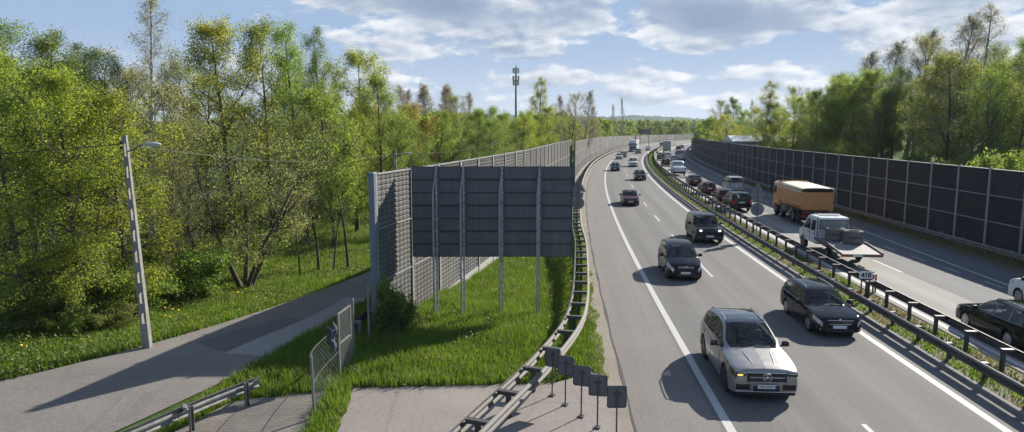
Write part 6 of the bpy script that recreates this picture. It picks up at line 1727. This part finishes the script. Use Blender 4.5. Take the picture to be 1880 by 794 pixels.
# median growth: green tufts and dry grass
sm_ = rng.uniform(8, 260, 60000); keep_ = rng.uniform(0,1,len(sm_)) < np.clip(26/sm_,.12,1)**1.1; sm_ = sm_[keep_]; om_ = rng.uniform(8.36, 10.16, len(sm_))
xm = np.interp(sm_, CS, CP[:,0]) + np.interp(sm_, CS, CT[:,1])*om_; ym = np.interp(sm_, CS, CP[:,1]) - np.interp(sm_, CS, CT[:,0])*om_
g_ = vnoise(xm, ym, .75, 55) + .25*(om_ < 9.0) > .12
far_ = sm_ > 110
def sel(m): return np.stack([xm[m], ym[m], np.full(m.sum(), .085)], 1)
wd = (.022 + .0006*sm_)
tag(link('grass', blades('grass', sel(g_ | far_), np.full((int((g_|far_).sum()),1), .15), wd[g_|far_][:,None], M['grass'], rng)), kind='stuff')
tag(link('dry_grass', blades('dry_grass', sel(~(g_ | far_)), np.full((int((~(g_|far_)).sum()),1), .10), wd[~(g_|far_)][:,None], M['dry'], rng)), kind='stuff')
# verge under the far right rail
sr_ = rng.uniform(30, 120, 9000); orr = rng.uniform(-1.7, -.2, len(sr_)) + np.array([wall_off(s) for s in sr_])
xr_ = np.interp(sr_, CS, CP[:,0]) + np.interp(sr_, CS, CT[:,1])*orr; yr_ = np.interp(sr_, CS, CP[:,1]) - np.interp(sr_, CS, CT[:,0])*orr
tag(link('dry_grass', blades('dry_grass', np.stack([xr_, yr_, np.zeros(len(xr_))], 1), .13, .04, M['dry'], rng)), kind='stuff')

# ------------------------------------------------------------------ far things: mast, hills, bridge, roof, gantry board
mast = empty('mobile_mast', (1.6*1.03, 300, 0), .3, 'tall slim grey mobile phone mast with antenna clusters rising above the trees', 'mast')
q = MB(); q.tube([(0,0,0),(0,0,20),(0,0,33.5)], [.55,.42,.3], 10); q.build('pole', M['steel_dull'], mast, smooth=40)
for z, nn, r in ((31.8,6,1.25),(28.6,6,1.35),(26.6,5,1.2)):
    q = MB(); 
    q.lathe([(r*.7,-.06),(r*.7,.06)], 'z', 12, (0,0,z-.9)); q.lathe([(r*.7,-.06),(r*.7,.06)], 'z', 12, (0,0,z+.8)); q.build('platform', M['steel_dark'], mast)
    for i in range(nn):
        a = 2*PI*i/nn; q = MB(); q.bbox((math.cos(a)*r, math.sin(a)*r, z), (.5,.34,2.0), .08, a+PI/2); q.build('antenna', M['concrete'], mast)
q = MB(); q.tube([(0,0,33.4),(0,0,35)], .06, 6); q.build('lightning_rod', M['steel_dull'], mast)
# hills, wooded: bumpy ridge in two lines
def hills(name, y0, depth, H_, x0, x1, seed, bump_=1.0, mat=None):
    r = np.random.default_rng(seed); nx, ny = 420, 26; X = np.linspace(x0, x1, nx); Yt = np.linspace(0, 1, ny)
    prof = H_*(.72 + .18*np.sin(X*.0021+seed) + .12*np.sin(X*.0057+2*seed)); ph = r.uniform(0,6.28,8)
    V = []
    for j, t in enumerate(Yt):
        b = np.sin(PI*t)**.8 if t < .5 else 1.0*np.sin(PI*t)**.5
        rough = sum(np.sin(X*(.02*1.9**k)+ph[k]+t*9*(k+1))/(1.25**k) for k in range(6))*bump_*1.5 + r.normal(0, 1.3*bump_, nx)
        V.append(np.stack([X, np.full(nx, y0+depth*t), prof*b + rough*(b > .05)*.8 - .5], 1))
    V = np.concatenate(V); i = np.arange(ny-1)[:,None]*nx + np.arange(nx-1)[None,:]; i = i.ravel(); F_ = np.stack([i,i+1,i+1+nx,i+nx],1)
    return tag(link(name, quad_mesh(name, V, F_, mat)), kind='structure')
def hill_mat():
    m, nt, b = new_mat('wooded_hill'); pos = worldpos(nt); n = noise(nt, pos, .012, 5, .65); n2 = noise(nt, pos, .08, 4, .7)
    L(nt, mix(nt, .5, ramp(nt, n, [(.4,(.03,.06,.015)), (.55,(.06,.10,.022)), (.7,(.13,.14,.05))]), ramp(nt, n2, [(.35,(.02,.04,.01)), (.65,(.09,.12,.03))])), b.inputs['Base Color'])
    b.inputs['Roughness'].default_value = 1; b.inputs['Specular IOR Level'].default_value = 0; return m
M['hill'] = hill_mat()
hills('hills', 2200, 900, 50, -1500, 2600, 3, 1.6, M['hill'])
hills('hills', 3300, 1200, 88, -2200, 3600, 8, 2.2, M['hill'])
# a far belt of woodland that reads as one mass
xf = rng.uniform(-500, 900, 9000); yf = rng.uniform(560, 1400, 9000); kf = np.abs(xf) < yf*.85
Pf = np.stack([xf[kf], yf[kf], rng.uniform(1, 9, kf.sum())], 1)
keepf = Pf[:,2] < 8.5+2.5*vnoise(Pf[:,0], Pf[:,1], .02, 60); Pf = Pf[keepf]
LVf, LFf = leaves_np(Pf, 5, 2.2, 2.4, rng); woods = link('far_woods', quad_mesh('far_woods', LVf, LFf, M['leaf'])); woods.color = (.075,.12,.022,1); tag(woods, kind='stuff')
br = empty('road_bridge', (124, 520, 0), -.25, 'far concrete road bridge crossing above the treeline at the end of the motorway', 'bridge')
q = MB(); q.bbox((0,0,9.0),(62,9,1.3),.1); q.build('deck', M['concrete'], br)
for xx in (-22, 0, 22): q = MB(); q.tube([(xx,0,-.5),(xx,0,8.4)], .7, 12); q.build('pier', M['concrete'], br, smooth=40)
q = MB(); q.box((0,-4.4,10.2),(62,.08,.9)); q.build('railing', M['steel_dull'], br)
gb = empty('road_sign', (*road(305, -3.2), 0), -heading(305), 'far dark road sign board on two posts above the pale wall', 'road sign')
q = MB(); q.bbox((2.0,0,6.3),(5.2,.2,1.9),.04); q.build('sign_panel', M['sign_back'], gb)
for xx in (.2, 3.8): q = MB(); q.tube([(xx,.12,-.3),(xx,.12,7.0)], .12, 8); q.build('pole', M['steel_dull'], gb, smooth=40)
hb = empty('shed', (49, 136, 0), -.1, 'low shed with a pale roof peeping over the dark wall', 'shed')
q = MB(); q.box((0,0,2.6),(13,8,5.4)); q.build('wall', M['concrete'], hb)
q = MB(); q.add([(-7,-4.6,5.25),(7,-4.6,5.25),(7,0,6.3),(-7,0,6.3),(-7,4.6,5.25),(7,4.6,5.25),(-7,-4.6,5.1),(7,-4.6,5.1),(7,4.6,5.1),(-7,4.6,5.1)], [(0,1,2,3),(3,2,5,4),(0,6,7,1),(4,5,8,9),(6,9,8,7),(0,3,4,9,6),(1,7,8,5,2)])
q.build('roof', simple('pale_roof_sheet', (.62,.63,.63), .5, var=.1), hb)
for s, lab in ((262,'thin pole far along the median, left one of the distant pair'),(330,'thin pole far along the median, farther one of the distant pair')):
    x, y = road(s, 9.2); q = MB(); q.tube([(0,0,0),(0,0,6.2)], .07, 8); q.bbox((.5,0,6.2),(1.3,.16,.12),.04)
    o = q.build('lamp_pole', M['steel_dark'], None); o.location = (x, y, .08); tag(o, lab, 'pole')

# ------------------------------------------------------------------ haze
HAZE = .0001
if HAZE:
    q = MB(); q.box((0, 2600, 62), (9000, 6200, 128)); 
    m = bpy.data.materials.new('haze_air'); m.use_nodes = True; nt = m.node_tree; nt.nodes.remove(nt.nodes['Principled BSDF'])
    v = nt.nodes.new('ShaderNodeVolumePrincipled'); v.inputs['Color'].default_value = (.74,.86,1,1); v.inputs['Density'].default_value = HAZE; v.inputs['Anisotropy'].default_value = .2
    L(nt, v.outputs[0], nt.nodes['Material Output'].inputs['Volume'])
    tag(q.build('haze', m, None), kind='stuff')
